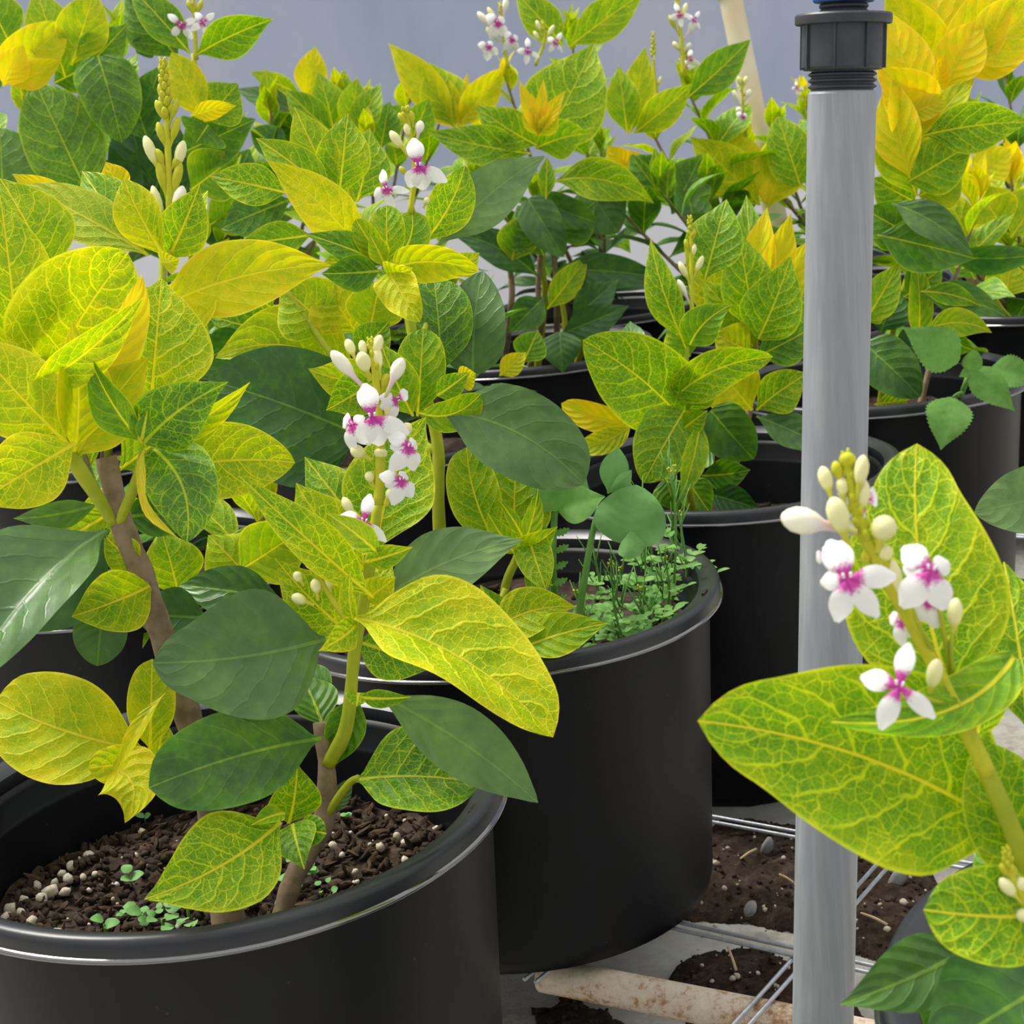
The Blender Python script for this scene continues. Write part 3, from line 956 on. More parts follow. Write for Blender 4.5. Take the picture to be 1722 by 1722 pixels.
stem(r, [(550, 1370, .953, 8), (585, 1320, .945, 7), (603, 1308, .94, 6)], STEM)
stem(r, [(262, 1305, .955, 6), (225, 1312, .93, 5), (190, 1310, .92, 4)], STEM)
stem(r, [(330, 1300, .97, 6), (268, 1300, .955, 5), (235, 1262, .94, 5)], STEM)
# right shoot: spike with flowers
sp1 = spike(r, .925, [(636, 850), (640, 760), (637, 680), (628, 600), (623, 572)], 9, 5,
  buds=[(622, 664, 557, 590, 24, 'w', -.012), (648, 668, 677, 602, 24, 'w', -.008), (622, 640, 606, 592, 25, 'c', -.012), (600, 610, 583, 570, 17, 'c'),
        (625, 612, 640, 563, 19, 'c'), (615, 610, 608, 572, 15, 'c'), (640, 640, 632, 582, 18, 'c'), (640, 665, 652, 628, 16, 'y'), (615, 685, 603, 656, 13, 'y'),
        (625, 775, 590, 752, 23, 'c'), (640, 782, 640, 752, 23, 'c'), (650, 720, 655, 668, 18, 'c'), (650, 850, 664, 822, 24, 'c', -.004), (630, 820, 618, 793, 17, 'c'),
        (600, 880, 577, 836, 17, 'c'), (665, 745, 690, 712, 22, 'c')],
  flowers=[(626, 702, 96, 8, 3, -.016), (597, 715, 74, 10, 2, -.004, -.8), (686, 752, 74, -8, 2, -.014, .4), (673, 808, 66, 15, 2, -.008, .3), (612, 878, 76, -14, 1, -.018), (664, 672, 56, -70, 3, .0, .6)],
  scales=16, slen=15)
spk2 = spike(r, .905, [(585, 1045), (560, 1010), (540, 975), (528, 945)], 6, 4,
  buds=[(556, 1010, 553, 950, 20, 'c'), (535, 1010, 530, 972, 20, 'c'), (528, 1018, 490, 1002, 20, 'c'), (512, 985, 495, 962, 16, 'c'), (525, 965, 518, 940, 15, 'c'), (545, 960, 545, 935, 14, 'c')], scales=14, slen=14)
D = .93
L1 = lambda *a, **k: leaf(r, *a, **k)
L1(.905, (548, 1075), (256, 1115), 222, -.03, roll=4, fold=10, sag=.07, bow=.04, sh='t', y=.10, net=.05, gry=.42, wav=.02)
L1(.91, (540, 1242), (250, 1325), 162, -.04, roll=-5, fold=12, sag=.08, bow=-.04, sh='r', y=.19, net=.1, gry=.1, wav=.02)
L1(.90, (472, 1382), (243, 1512), 174, -.04, roll=4, fold=12, sag=.06, bow=.06, sh='o', y=.50, net=1)
L1(.93, (485, 1385), (500, 1285), 95, -.01, roll=20, fold=16, y=.42, net=.8)
L1(.90, (480, 1368), (422, 1388), 42, -.02, roll=30, fold=30, y=.52, net=.2)
L1(.91, (492, 1385), (512, 1462), 82, -.02, roll=10, y=.36, net=.6, sh='b')
L1(.91, (500, 1395), (549, 1402), 55, -.01, roll=-10, y=.38, net=.3, sh='r')
L1(.89, (596, 1040), (930, 1240), 262, -.03, roll=-38, fold=36, sag=.05, bow=.07, sh='t', y=.66, net=1, wav=.05)
L1(.925, (630, 1165), (905, 1350), 118, .0, roll=-12, fold=12, sag=.04, bow=.03, sh='e', y=.08, net=.02, gry=.75)
L1(.94, (598, 1312), (808, 1318), 190, -.01, roll=-30, fold=26, sag=.05, bow=.02, sh='r', y=.34, net=1)
L1(.96, (605, 1080), (724, 1125), 100, .02, roll=-10, y=.38, net=1, sh='b')
L1(.91, (603, 1172), (692, 1172), 34, -.01, roll=20, y=.42, net=.4)
L1(.915, (603, 1165), (600, 1188), 44, -.01, y=.5, net=.9, sh='w')
L1(.95, (600, 1165), (560, 1290), 70, .01, y=.3, net=.3)
L1(.98, (560, 1190), (480, 1130), 90, .03, roll=10, y=.22, net=.1)
L1(.965, (545, 1225), (505, 1130), 85, .03, roll=10, y=.26, net=.1)
L1(.93, (592, 1068), (462, 938), 115, -.01, roll=12, fold=22, bow=.05, y=.58, net=1, sh='b')
L1(.90, (600, 1050), (535, 1095), 58, -.02, roll=-25, y=.58, net=.9, sh='b')
L1(.965, (640, 1010), (880, 908), 118, .02, roll=-8, fold=10, sag=.06, bow=.05, sh='o', y=.06, net=.02, gry=.80)
L1(.955, (632, 930), (716, 702), 158, .015, roll=-10, fold=12, sag=.03, bow=.06, sh='o', y=.50, net=1)
L1(.915, (628, 1005), (402, 800), 92, -.02, roll=18, fold=26, sag=.07, bow=.03, sh='o', y=.56, net=1)
L1(.935, (615, 960), (498, 812), 118, .0, roll=6, fold=16, bow=.05, sh='o', y=.60, net=1)
L1(.965, (600, 880), (512, 768), 95, .01, y=.44, net=1, gry=.25, sh='b')
L1(.91, (612, 945), (694, 920), 44, -.01, roll=15, y=.55, net=.5)
L1(.905, (640, 935), (548, 862), 52, -.015, roll=20, fold=20, y=.55, net=.4, gry=.2)
L1(.95, (606, 1050), (660, 935), 88, .01, roll=-20, y=.62, net=1, sh='b')
L1(.90, (600, 1060), (590, 960), 60, -.01, roll=-55, y=.6, net=.9)
L1(.935, (612, 1010), (665, 970), 60, -.01, roll=10, y=.72, net=.6)
# low leaves on the left
L1(.95, (245, 1262), (-8, 1178), 185, .01, roll=6, fold=12, bow=.05, sh='r', y=.72, net=.5)
L1(.94, (252, 1262), (256, 1108), 82, .0, roll=0, fold=12, sh='r', y=.66, net=.4)
L1(.915, (278, 1165), (196, 1302), 34, -.02, roll=35, fold=34, y=.76, net=.1, sh='e')
L1(.95, (262, 1288), (268, 1200), 52, .01, roll=30, y=.66, net=.8)
L1(.93, (258, 1302), (148, 1292), 74, -.02, roll=-10, bow=-.1, y=.70, net=.5, sh='r')
L1(.915, (185, 1290), (210, 1384), 120, -.015, roll=14, fold=20, bow=.30, y=.80, net=.7, sh='b')
L1(.98, (172, 1030), (163, 1120), 92, .0, roll=0, y=.10, net=0, gry=.45, sh='w')
L1(.945, (252, 985), (120, 1037), 120, .0, roll=-15, fold=24, y=.58, net=.7, sh='b')
L1(.95, (232, 950), (175, 900), 70, .0, roll=-15, fold=24, y=.60, net=.5, sh='b')
L1(1.0, (352, 1040), (220, 1032), 100, .0, roll=0, y=.13, net=0, gry=.15)
L1(1.03, (478, 1010), (300, 985), 92, .02, roll=8, y=.15, net=0, gry=.1)
L1(.90, (178, 892), (-70, 1185), 250, -.06, roll=38, fold=30, sag=.08, bow=-.03, sh='o', y=.07, net=.02, gry=.35)
L1(.95, (182, 890), (-60, 1010), 170, .0, roll=-10, fold=10, sag=.08, bow=.12, sh='o', y=.10, net=.02, gry=.1)
# upper left crown
L1(.915, (240, 745), (148, 593), 92, -.01, roll=-38, fold=22, y=.42, net=.3)
L1(.915, (242, 745), (384, 642), 118, -.015, roll=6, fold=12, bow=.06, sh='b', y=.30, net=.9)
L1(.935, (252, 745), (421, 642), 64, -.01, roll=40, fold=30, y=.66, net=.5)
L1(.905, (235, 745), (233, 675), 36, 0, y=.42, net=.2)
L1(.90, (238, 742), (248, 690), 28, 0, y=.38, net=.2)
L1(.915, (258, 755), (314, 912), 128, -.02, roll=-10, fold=14, bow=.12, sh='w', y=.30, net=.8)
L1(.90, (245, 750), (300, 905), 26, -.02, roll=35, fold=30, bow=-.15, y=.95, net=.1, gry=.3, wav=.25)
L1(.955, (285, 790), (496, 778), 134, .01, roll=-6, bow=.04, sh='w', y=.62, net=1)
L1(.965, (252, 690), (272, 468), 195, .01, roll=0, fold=12, sh='o', y=.62, net=1)
L1(.99, (262, 520), (557, 446), 130, .03, roll=-10, fold=12, sag=.05, bow=.05, sh='o', y=.78, net=.35)
L1(.99, (330, 560), (300, 470), 110, .03, roll=-10, fold=12, sh='w', y=.78, net=.35)
L1(.95, (85, 630), (215, 425), 235, .0, roll=6, fold=14, sh='w', bow=.04, y=.66, net=1, gry=.0)
L1(.94, (30, 600), (0, 330), 150, .0, roll=6, fold=14, sh='o', y=.60, net=1)
L1(.95, (-30, 640), (-60, 400), 150, .0, roll=6, fold=14, sh='o', y=.66, net=1)
L1(.91, (40, 660), (240, 500), 95, -.01, roll=35, fold=26, y=.62, net=.7, sh='o')
L1(.93, (150, 660), (238, 462), 90, .0, roll=45, fold=22, y=.97, net=.0, gry=.25, sh='e')
L1(.915, (112, 745), (-60, 560), 150, -.01, roll=-10, fold=16, y=.68, net=.8)
L1(.92, (125, 760), (120, 540), 120, -.005, roll=30, fold=26, y=.76, net=.1)
L1(.935, (125, 770), (250, 600), 130, .0, roll=-20, fold=20, y=.74, net=.1)
L1(.925, (105, 760), (-10, 690), 110, -.01, roll=30, fold=24, y=.74, net=.3, sh='b')
L1(.90, (128, 745), (-45, 850), 130, -.01, roll=6, fold=14, sh='o', y=.66, net=1)
L1(.96, (165, 848), (22, 872), 55, .0, roll=-25, y=.18, net=.1, gry=.5)
L1(1.0, (200, 660), (345, 765), 150, .04, y=.60, net=.3)
L1(.99, (195, 870), (345, 858), 80, .03, y=.20, net=.1)
L1(.985, (190, 860), (60, 935), 100, .03, y=.62, net=.4)
L1(.99, (200, 790), (320, 700), 120, .03, y=.55, net=.4)
# spike of the left crown
L1(.995, (277, 432), (208, 300), 90, .0, roll=-22, fold=24, y=.70, net=.7, sh='e')
L1(1.0, (284, 432), (336, 310), 92, .0, roll=10, fold=18, y=.54, net=.9, sh='b')
L1(.99, (270, 440), (303, 435), 44, -.01, roll=20, y=.78, net=.2)
L1(1.04, (250, 430), (24, 312), 96, .02, roll=20, fold=16, y=.66, net=.8, gry=.45)
L1(1.06, (135, 350), (20, 292), 56, .0, roll=-20, y=.88, net=.4)
L1(1.05, (230, 420), (138, 288), 108, .02, y=.42, net=.5)
L1(1.07, (205, 330), (178, 272), 56, .0, y=.92, net=.2)
L1(1.0, (90, 470), (0, 300), 150, .0, roll=15, y=.56, net=.8)
L1(1.02, (290, 440), (350, 320), 70, .02, roll=-30, y=.60, net=.6)
spike(r, 1.0, [(283, 435), (285, 330), (280, 200), (274, 104)], 7.5, 4,
  buds=[(272, 300, 243, 228, 19, 'c'), (292, 300, 309, 236, 19, 'c'), (283, 345, 266, 270, 17, 'y'), (286, 345, 304, 272, 17, 'y'), (286, 400, 307, 312, 24, 'w'), (280, 390, 256, 312, 17, 'c'), (283, 260, 265, 205, 15, 'y'), (284, 255, 300, 196, 15, 'y'),
        (283, 215, 262, 168, 14, 'y'), (283, 215, 298, 165, 14, 'y'), (279, 185, 268, 140, 13, 'y'), (280, 290, 262, 250, 16, 'y'), (284, 290, 305, 262, 16, 'y')], scales=34, slen=20)
# seedlings in the soil
def clover(parent_none, u, v, z, s, n, label, d=None):
    b = ground(u, v, z)
    t = thing('weed_seedling', label, 'weed', b)
    vs, fs = tube_data([b, b + Vector((0, 0, s * .35))], s * .03, 5)
    mesh_obj('stem', vs, fs, WEED, t, b)
    for k in range(n):
        an = rnd.uniform(0, 6.28) if n > 6 else k * 6.28 / n + rnd.uniform(-.4, .4)
        h = Vector((math.cos(an), math.sin(an), rnd.uniform(.0, .5)))
        a_ = b + Vector((0, 0, s * rnd.uniform(.2, .5)))
        if n > 6: a_ = a_ + h * s * rnd.uniform(0, .9); a_.z = b.z + s * rnd.uniform(.2, .5)
        kk = .62 if n > 6 else 1
        leafW(t, a_, h, Vector((0, -.5, 1)), s * kk * rnd.uniform(.34, .5), s * kk * rnd.uniform(.28, .40), 5, .1, 0, 'w', .3, 0, 0, .03, mat=WEEDG, nl=8, nw=2)
    return t
SZ1 = .184
clover(0, 222, 1490, SZ1, .020, 3, 'three-leaved green seedling left of the netted yellow-green leaf in the front pot')
clover(0, 245, 1385, SZ1, .013, 2, 'tiny seedling at the back of the soil in the front pot')
clover(0, 178, 1572, SZ1, .020, 2, 'bright round-leaved seedling at the front rim of the front pot')
clover(0, 207, 1545, SZ1, .010, 3, 'tiny seedling just right of the bright round-leaved one')
clover(0, 240, 1545, SZ1, .014, 5, 'small seedling between the round-leaved one and the low leafy patch')
clover(0, 320, 1555, SZ1, .034, 34, 'leafy weed patch at the foot of the thick stem, front left side')
clover(0, 275, 1565, SZ1, .022, 10, 'small weed patch near the front rim left of the thick stem')
clover(0, 445, 1480, SZ1, .036, 36, 'leafy weed patch between the two woody stems')
clover(0, 425, 1525, SZ1, .020, 8, 'small weed patch right behind the thick stem at the rim')
clover(0, 525, 1475, SZ1, .014, 5, 'tiny seedling to the right of the thin woody stem')
clover(0, 540, 1510, SZ1, .018, 7, 'pale small weed at the front rim right of the thin stem')
clover(0, 583, 1378, SZ1, .010, 4, 'tiny pale seedling beside the side sprout of the thin stem')
leaf(r, .99, (560, 1360), (590, 1310), 34, 0, y=.1, net=0, gry=.6, sh='w')
# perlite on the front soil
vs, fs = [], []
def grain(u, v, rpx, z=.184):
    p = ground(u, v, z)
    blob(vs, fs, (p.x, p.y, p.z), rpx / 2600, (1, .85, .75), ICO2, .3)
for a in ((735, 1397, 11), (668, 1407, 9), (681, 1417, 8), (712, 1411, 8), (640, 1425, 9), (600, 1483, 5), (682, 1447, 8), (560, 1422, 9), (597, 1466, 6), (575, 1438, 6), (622, 1420, 4), (590, 1400, 4), (680, 1380, 4), (650, 1372, 4),
          (150, 1440, 12), (120, 1457, 10), (105, 1470, 9), (115, 1478, 11), (62, 1490, 10), (85, 1500, 14), (70, 1512, 12), (110, 1500, 10), (40, 1515, 11), (20, 1530, 14), (10, 1548, 15), (24, 1560, 12), (55, 1550, 12), (95, 1570, 12),
          (5, 1565, 12), (160, 1470, 7), (197, 1487, 5), (190, 1512, 4), (130, 1445, 7), (140, 1475, 7), (92, 1485, 8), (240, 1400, 9), (228, 1440, 7), (150, 1497, 5), (35, 1535, 9), (300, 1560, 8), (130, 1590, 8)):
    grain(*a)
for _ in range(170):
    an = rnd.uniform(0, 6.28); q = .145 * math.sqrt(rnd.random())
    p = Vector((c[0] + q * math.cos(an), c[1] + q * math.sin(an), .185))
    p.z = .178 + .008 * noise.noise(Vector((p.x, p.y, .178)) * 22) + .0035
    blob(vs, fs, p, rnd.uniform(.0006, .0016), (1, .85, .7), ICO1, .3)
o = mesh_obj('perlite', vs, fs, PERL, r, Vector((c[0], c[1], .18)))
o['kind'] = 'stuff'; o['label'] = 'cream perlite grains'

# ---- second pot
c = (-.0168, 1.2968)
r = plant(c, 'tall thin variegated shrub with a small white flower in the weedy second black pot', soilz=.205, chunks=300)
L2 = lambda *a, **k: leaf(r, *a, **k)
b0 = soilpt(c, -.045, -.02, .205)
tube('stem', [b0, P(738, 870, 1.285), P(735, 740, 1.27), P(700, 610, 1.27), P(688, 530, 1.27), P(655, 430, 1.27)], [.0052, .0048, .0044, .004, .0036, .003], STEM, r, 10, 6, .1)
tube('stem', [P(700, 610, 1.27), P(722, 500, 1.30), P(705, 400, 1.31), P(690, 340, 1.30)], [.003, .0028, .0024, .002], STEM, r, 8, 5, .1)
tube('stem', [P(735, 760, 1.27), P(640, 700, 1.33), P(560, 600, 1.35), P(470, 470, 1.36)], [.003, .003, .0028, .0024], STEM, r, 8, 5, .1)
L2(1.23, (738, 692), (982, 815), 150, -.03, roll=-6, fold=10, sag=.06, bow=.09, sh='r', y=.09, net=.02, gry=.55)
L2(1.30, (795, 628), (812, 456), 112, .01, roll=-10, fold=8, bow=.02, sh='w', y=.09, net=0, gry=.42)
L2(1.29, (742, 628), (730, 468), 118, .01, roll=8, fold=12, sh='r', y=.26, net=.7)
L2(1.265, (702, 700), (712, 552), 88, .0, roll=0, fold=16, y=.48, net=.5, sh='r')
L2(1.255, (695, 700), (640, 575), 84, .0, roll=-15, fold=18, y=.52, net=.5)
L2(1.235, (700, 692), (808, 662), 66, -.02, roll=25, fold=22, bow=-.14, y=.50, net=.4, sh='r')
L2(1.245, (735, 665), (790, 625), 46, .0, roll=10, y=.46, net=.6, sh='b')
L2(1.26, (770, 640), (800, 628), 46, .0, roll=10, y=.80, net=.2)
L2(1.30, (738, 412), (917, 262), 96, .02, roll=-8, fold=14, bow=.03, sh='o', y=.13, net=.02, gry=.85)
L2(1.275, (712, 408), (782, 278), 86, .0, roll=14, fold=18, bow=-.04, sh='e', y=.46, net=.9)
L2(1.24, (612, 428), (450, 270), 92, -.02, roll=8, fold=16, bow=-.03, sh='o', y=.78, net=.7)
L2(1.235, (648, 445), (512, 393), 62, -.02, roll=15, fold=18, y=.34, net=.4)
L2(1.23, (648, 445), (598, 368), 46, -.01, roll=-8, fold=16, sh='r', y=.56, net=.4)
L2(1.225, (648, 448), (622, 395), 40, -.01, roll=8, fold=20, sh='e', y=.62, net=.2)
L2(1.235, (650, 448), (650, 345), 68, .0, roll=0, fold=18, sh='r', y=.54, net=.6)
L2(1.24, (665, 440), (692, 355), 70, .01, roll=15, fold=18, bow=-.1, sh='r', y=.50, net=.4)
L2(1.225, (668, 448), (806, 455), 74, -.02, roll=24, fold=22, bow=.12, sh='w', y=.72, net=.3)
L2(1.215, (762, 462), (806, 425), 44, .0, roll=0, y=.68, net=.6)
L2(1.21, (655, 458), (706, 542), 76, -.02, roll=8, fold=20, sh='w', y=.74, net=.8, wav=.12)
L2(1.215, (650, 460), (694, 450), 60, -.02, roll=30, y=.66, net=.3)
L2(1.225, (640, 455), (540, 460), 66, -.01, roll=-12, y=.30, net=.3)
L2(1.25, (610, 440), (545, 440), 70, .0, roll=-12, y=.56, net=.6)
L2(1.32, (485, 325), (352, 296), 74, .0, roll=5, fold=16, sh='o', y=.42, net=.9)
L2(1.34, (490, 335), (372, 385), 88, .02, roll=8, y=.24, net=.4)
L2(1.32, (525, 395), (398, 412), 62, .0, roll=0, y=.42, net=.4)
L2(1.34, (560, 330), (430, 232), 72, .0, roll=12, y=.50, net=.5)
L2(1.35, (560, 320), (495, 180), 80, .0, roll=0, y=.60, net=.6)
L2(1.35, (570, 330), (585, 190), 95, .0, roll=0, y=.52, net=.8)
L2(1.36, (600, 340), (622, 215), 90, .02, roll=20, y=.48, net=.8)
L2(1.39, (600, 640), (362, 602), 150, .0, roll=4, fold=14, sag=.06, bow=-.16, sh='o', y=.62, net=.5)
L2(1.36, (560, 560), (470, 480), 130, .0, roll=12, y=.60, net=.7)
L2(1.36, (600, 560), (540, 470), 120, .0, roll=0, y=.74, net=.7)
L2(1.35, (620, 560), (640, 470), 100, .0, roll=0, y=.60, net=.3)
L2(1.28, (630, 640), (518, 620), 78, .0, roll=-10, fold=16, bow=.05, sh='b', y=.62, net=.4)
L2(1.27, (628, 645), (548, 690), 82, .0, roll=0, fold=16, sh='b', y=.44, net=.9)
L2(1.29, (600, 600), (655, 540), 70, .0, y=.40, net=.6)
L2(1.305, (600, 730), (352, 640), 205, .02, roll=0, fold=10, sag=.05, bow=-.02, sh='w', y=.14, net=.03, gry=.05)
L2(1.33, (600, 740), (420, 800), 100, .02, roll=0, fold=10, y=.13, net=.03, gry=.1)
spike(r, 1.25, [(690, 360), (697, 280), (686, 200), (682, 184)], 5, 3.5,
  buds=[(686, 262, 656, 220, 16, 'c'), (692, 240, 682, 207, 13, 'c'), (700, 240, 708, 203, 16, 'w'), (690, 215, 670, 190, 12, 'y'), (695, 215, 690, 186, 12, 'y'), (712, 350, 720, 332, 11, 'c'), (688, 300, 672, 280, 10, 'y')],
  flowers=[(703, 280, 78, 5, 3, -.012), (652, 318, 56, 20, 1, -.01, -.4)], scales=10, slen=14)
# short shoot in the same pot
tube('stem', [soilpt(c, .0, -.05, .205), P(848, 1000, 1.27), P(868, 940, 1.26), P(880, 905, 1.255)], [.0035, .0034, .003, .0025], STEM, r, 8, 5, .1)
tube('stem', [soilpt(c, -.01, -.075, .205), P(838, 1030, 1.26), P(850, 990, 1.26)], [.003, .0028, .0022], STEM, r, 8, 5, .1)
L2(1.27, (835, 915), (785, 752), 92, .0, roll=-10, fold=16, bow=.05, sh='r', y=.52, net=.6)
L2(1.28, (862, 910), (868, 765), 130, .01, roll=0, fold=16, sh='w', y=.50, net=.6)
L2(1.24, (868, 935), (938, 885), 60, -.01, roll=20, fold=22, y=.60, net=.4, sh='b')
L2(1.235, (868, 932), (820, 862), 52, -.01, roll=-20, fold=22, y=.58, net=.3)
L2(1.24, (880, 905), (838, 840), 24, -.01, roll=20, y=.6, net=.2)
L2(1.25, (872, 935), (905, 820), 46, .0, roll=30, y=.56, net=.3)
L2(1.24, (888, 900), (918, 992), 66, -.02, roll=6, fold=14, sh='w', y=.50, net=.8)
L2(1.21, (828, 1062), (968, 1020), 90, -.01, roll=-10, fold=18, bow=.08, sh='o', y=.62, net=.8)
L2(1.20, (872, 1092), (1022, 1048), 78, -.01, roll=-20, fold=14, sh='o', y=.54, net=.3)
L2(1.23, (850, 1072), (808, 984), 66, .0, roll=0, y=.46, net=.5)
L2(1.22, (860, 1085), (880, 1110), 50, .0, roll=0, y=.46, net=.5)
L2(1.27, (880, 960), (930, 985), 50, .0, roll=0, y=.46, net=.5)
# weeds of the second pot
SZ2 = .210
def weed_leaf(t, d, b, tp, w_, **k):
    k.setdefault('sh', 'w'); k.setdefault('mat', WEEDG)
    return leaf(t, d, b, tp, w_, **k)
b1 = ground(960, 1130, SZ2)
t = thing('round_leaved_weed', 'tall weed with big round bluish-green leaf in the second pot', 'weed', b1)
tube('stem', [b1, P(985, 960, 1.27), P(1003, 870, 1.27), P(1020, 850, 1.27)], [.0030, .0026, .0022, .0018], WEED, t, 8, 5, .05)
weed_leaf(t, 1.26, (1050, 915), (1070, 815), 122, roll=0, fold=6, sag=.06, bow=-.02, wav=.05)
weed_leaf(t, 1.255, (1050, 905), (1080, 930), 70, roll=-30, fold=6)
weed_leaf(t, 1.27, (1022, 830), (1040, 752), 52, roll=10, fold=14, sh='e')
weed_leaf(t, 1.265, (1022, 830), (1062, 790), 34, roll=40, fold=14, sh='e')
tube('stem', [P(1020, 850, 1.27), P(1035, 890, 1.265), P(1052, 910, 1.262)], [.0015, .0013, .0012], WEED, t, 6, 4, 0)
b1 = ground(940, 1100, SZ2)
t = thing('broad_leaved_weed', 'weed with bright green angular leaves behind the drooping grey-green leaf', 'weed', b1)
tube('stem', [b1, P(930, 960, 1.28), P(932, 880, 1.28), P(935, 855, 1.28)], [.0032, .0028, .0024, .002], WEED, t, 8, 5, .05)
BW = dict(mat=WEED)
weed_leaf(t, 1.28, (938, 858), (1018, 835), 78, roll=-20, fold=10, sh='b', **BW)
weed_leaf(t, 1.27, (938, 858), (905, 795), 66, roll=0, fold=10, sh='b', **BW)
weed_leaf(t, 1.29, (938, 858), (985, 790), 80, roll=0, fold=10, sh='b', **BW)
for k in range(7):
    v = 900 + k * 28
    for s_ in (-1, 1):
        weed_leaf(t, 1.275, (930 - k, v), (930 + s_ * (28 - k), v - 12), 13, roll=20, fold=14, sh='e', serr=.3, **BW)
def fine_weed(u, v, h, n, label, seed):
    rg = random.Random(seed)
    b = ground(u, v, SZ2)
    t = thing('fine_leaved_weed', label, 'weed', b)
    top_ = b + Vector((rg.uniform(-.012, .012), rg.uniform(-.01, .01), h))
    tube('stem', [b, b.lerp(top_, .5) + Vector((rg.uniform(-.006, .006), 0, 0)), top_], [.0011, .0009, .0006], WEED, t, 6, 4, 0)
    vs, fs, uv = [], [], []
    for k in range(n):                                # thin pods and twigs
        f = rg.uniform(.35, 1)
        p = b.lerp(top_, f); an = rg.uniform(0, 6.28)
        q = p + Vector((math.cos(an) * .5, math.sin(an) * .5, 1.0)).normalized() * rg.uniform(.018, .034)
        tv, tf = tube_data([p, p.lerp(q, .5), q], [.0005, .0006, .0003], 5)
        n0 = len(vs); vs.extend(tv); fs.extend(tuple(i + n0 for i in ff) for ff in tf)
    mesh_obj('seed_pods', vs, fs, WEED, t, b)['kind'] = 'stuff'
    for k in range(n):
        f = rg.uniform(.0, .55); p = b.lerp(top_, f); an = rg.uniform(0, 6.28)
        X = Vector((math.cos(an), math.sin(an), rg.uniform(-.1, .6))).normalized()
        l = rg.uniform(.014, .030)
        for j in range(3):
            c_ = p + X * l * (.35 + .3 * j)
            sd_ = Vector((0, 0, 1)).cross(X)
            for s_ in ((-1, 1) if j < 2 else (0,)):
                leafW(t, c_, X * (1 if s_ == 0 else .5) + sd_ * s_ * .8, Vector((0, -.5, 1)), rg.uniform(.007, .012), .0042, 6, .08, 0, 'w', .3, 0, 0, .02, mat=WEED, nl=6, nw=1)
    o = None
    vs, fs, uv = [], [], []
    for k in range(5):
        p = top_ + Vector((rg.uniform(-.002, .002), rg.uniform(-.002, .002), rg.uniform(-.003, .002)))
        budW(None, p, p + Vector((rg.uniform(-.001, .001), 0, .003)), .0009, vf=(vs, fs, uv))
    mesh_obj('flower_cluster', vs, fs, BUD, t, top_)
    return t
FW = [(1160, 1030, .118, 12, 'fine weed standing highest against the third pot rim, at the far right back'),
      (1090, 1035, .105, 11, 'fine weed right behind the lower edge of the big round leaf'),
      (1060, 1110, .075, 10, 'fine weed at the front rim below the round leaf, with crossing pods'),
      (1128, 1048, .125, 10, 'tallest fine weed with thread-like pods at the back right of the second pot'),
      (1135, 1010, .070, 9, 'fine weed at the right inner wall of the second pot'),
      (1075, 1060, .085, 9, 'fine weed with upright pods below the big round leaf'),
      (1045, 1090, .060, 9, 'low fine weed in the middle of the second pot'),
      (1095, 1085, .045, 8, 'low fine weed near the front right rim of the second pot'),
      (1000, 1105, .050, 8, 'low fine weed left of the middle of the second pot'),
      (1020, 1060, .075, 8, 'fine weed right beside the stalk of the round-leaved weed'),
      (960, 1120, .030, 7, 'low fine weed at the front rim below the yellow-green leaves'),
      (1110, 1060, .060, 8, 'fine weed between the tallest one and the front rim')]
for i, a in enumerate(FW): fine_weed(*a, 100 + i)
clover(0, 905, 1105, SZ2, .022, 9, 'small leafy seedling at the front left soil of the second pot')
clover(0, 1070, 1085, SZ2, .026, 12, 'leafy seedling tuft at the front of the second pot')
t = bpy.data.objects.new('x', None); bpy.data.objects.remove(t)

# ---- third pot
c = (.2048, 1.6304)
r = plant(c, 'variegated shrub with thin budded spike and starry yellow crown, left of the grey pipe', soilz=.172, chunks=200)
L3 = lambda *a, **k: leaf(r, *a, **k)
tube('stem', [soilpt(c, -.02, .01, .172), P(1160, 830, 1.64), P(1150, 740, 1.63), P(1150, 640, 1.62), P(1160, 560, 1.62)], [.0042, .0040, .0038, .003, .0024], STEM, r, 10, 6, .1)
tube('stem', [soilpt(c, .01, .02, .172), P(1235, 790, 1.68), P(1262, 680, 1.70), P(1270, 560, 1.70)], [.0042, .004, .0036, .0028], WOOD, r, 10, 6, .1)
L3(1.60, (1142, 700), (980, 572), 150, -.03, roll=-4, fold=12, bow=-.05, sh='w', y=.44, net=1)
L3(1.61, (1150, 575), (1094, 402), 66, .0, roll=-25, fold=20, y=.48, net=.9)
L3(1.64, (1185, 470), (1222, 335), 100, .0, roll=0, y=.36, net=.9)
L3(1.58, (1160, 580), (1232, 512), 70, -.02, roll=0, fold=14, bow=.10, sh='b', y=.42, net=.3)
L3(1.59, (1135, 668), (1300, 600), 82, -.02, roll=16, fold=22, bow=.12, sh='w', y=.50, net=.9, wav=.08)
L3(1.60, (1150, 690), (1205, 620), 60, -.01, roll=10, y=.48, net=.9)
L3(1.62, (1160, 600), (1130, 540), 70, .0, roll=10, y=.5, net=.4)
L3(1.59, (1150, 692), (1082, 812), 112, -.01, roll=6, fold=12, sh='w', y=.42, net=.8)
L3(1.58, (1178, 705), (1146, 836), 50, -.02, roll=-20, fold=26, sh='e', y=.50, net=.5)
L3(1.58, (1150, 720), (1190, 690), 44, -.02, roll=0, y=.48, net=.5)
L3(1.60, (1120, 640), (1094, 590), 26, -.02, roll=0, y=.62, net=.2)
L3(1.60, (1120, 640), (1112, 596), 22, -.02, roll=0, y=.66, net=.2)
L3(1.62, (1070, 712), (944, 678), 50, .0, roll=8, bow=.08, sh='r', y=.92, net=.2)
L3(1.61, (1062, 714), (974, 752), 44, .0, roll=8, bow=.10, sh='r', y=.72, net=.4)
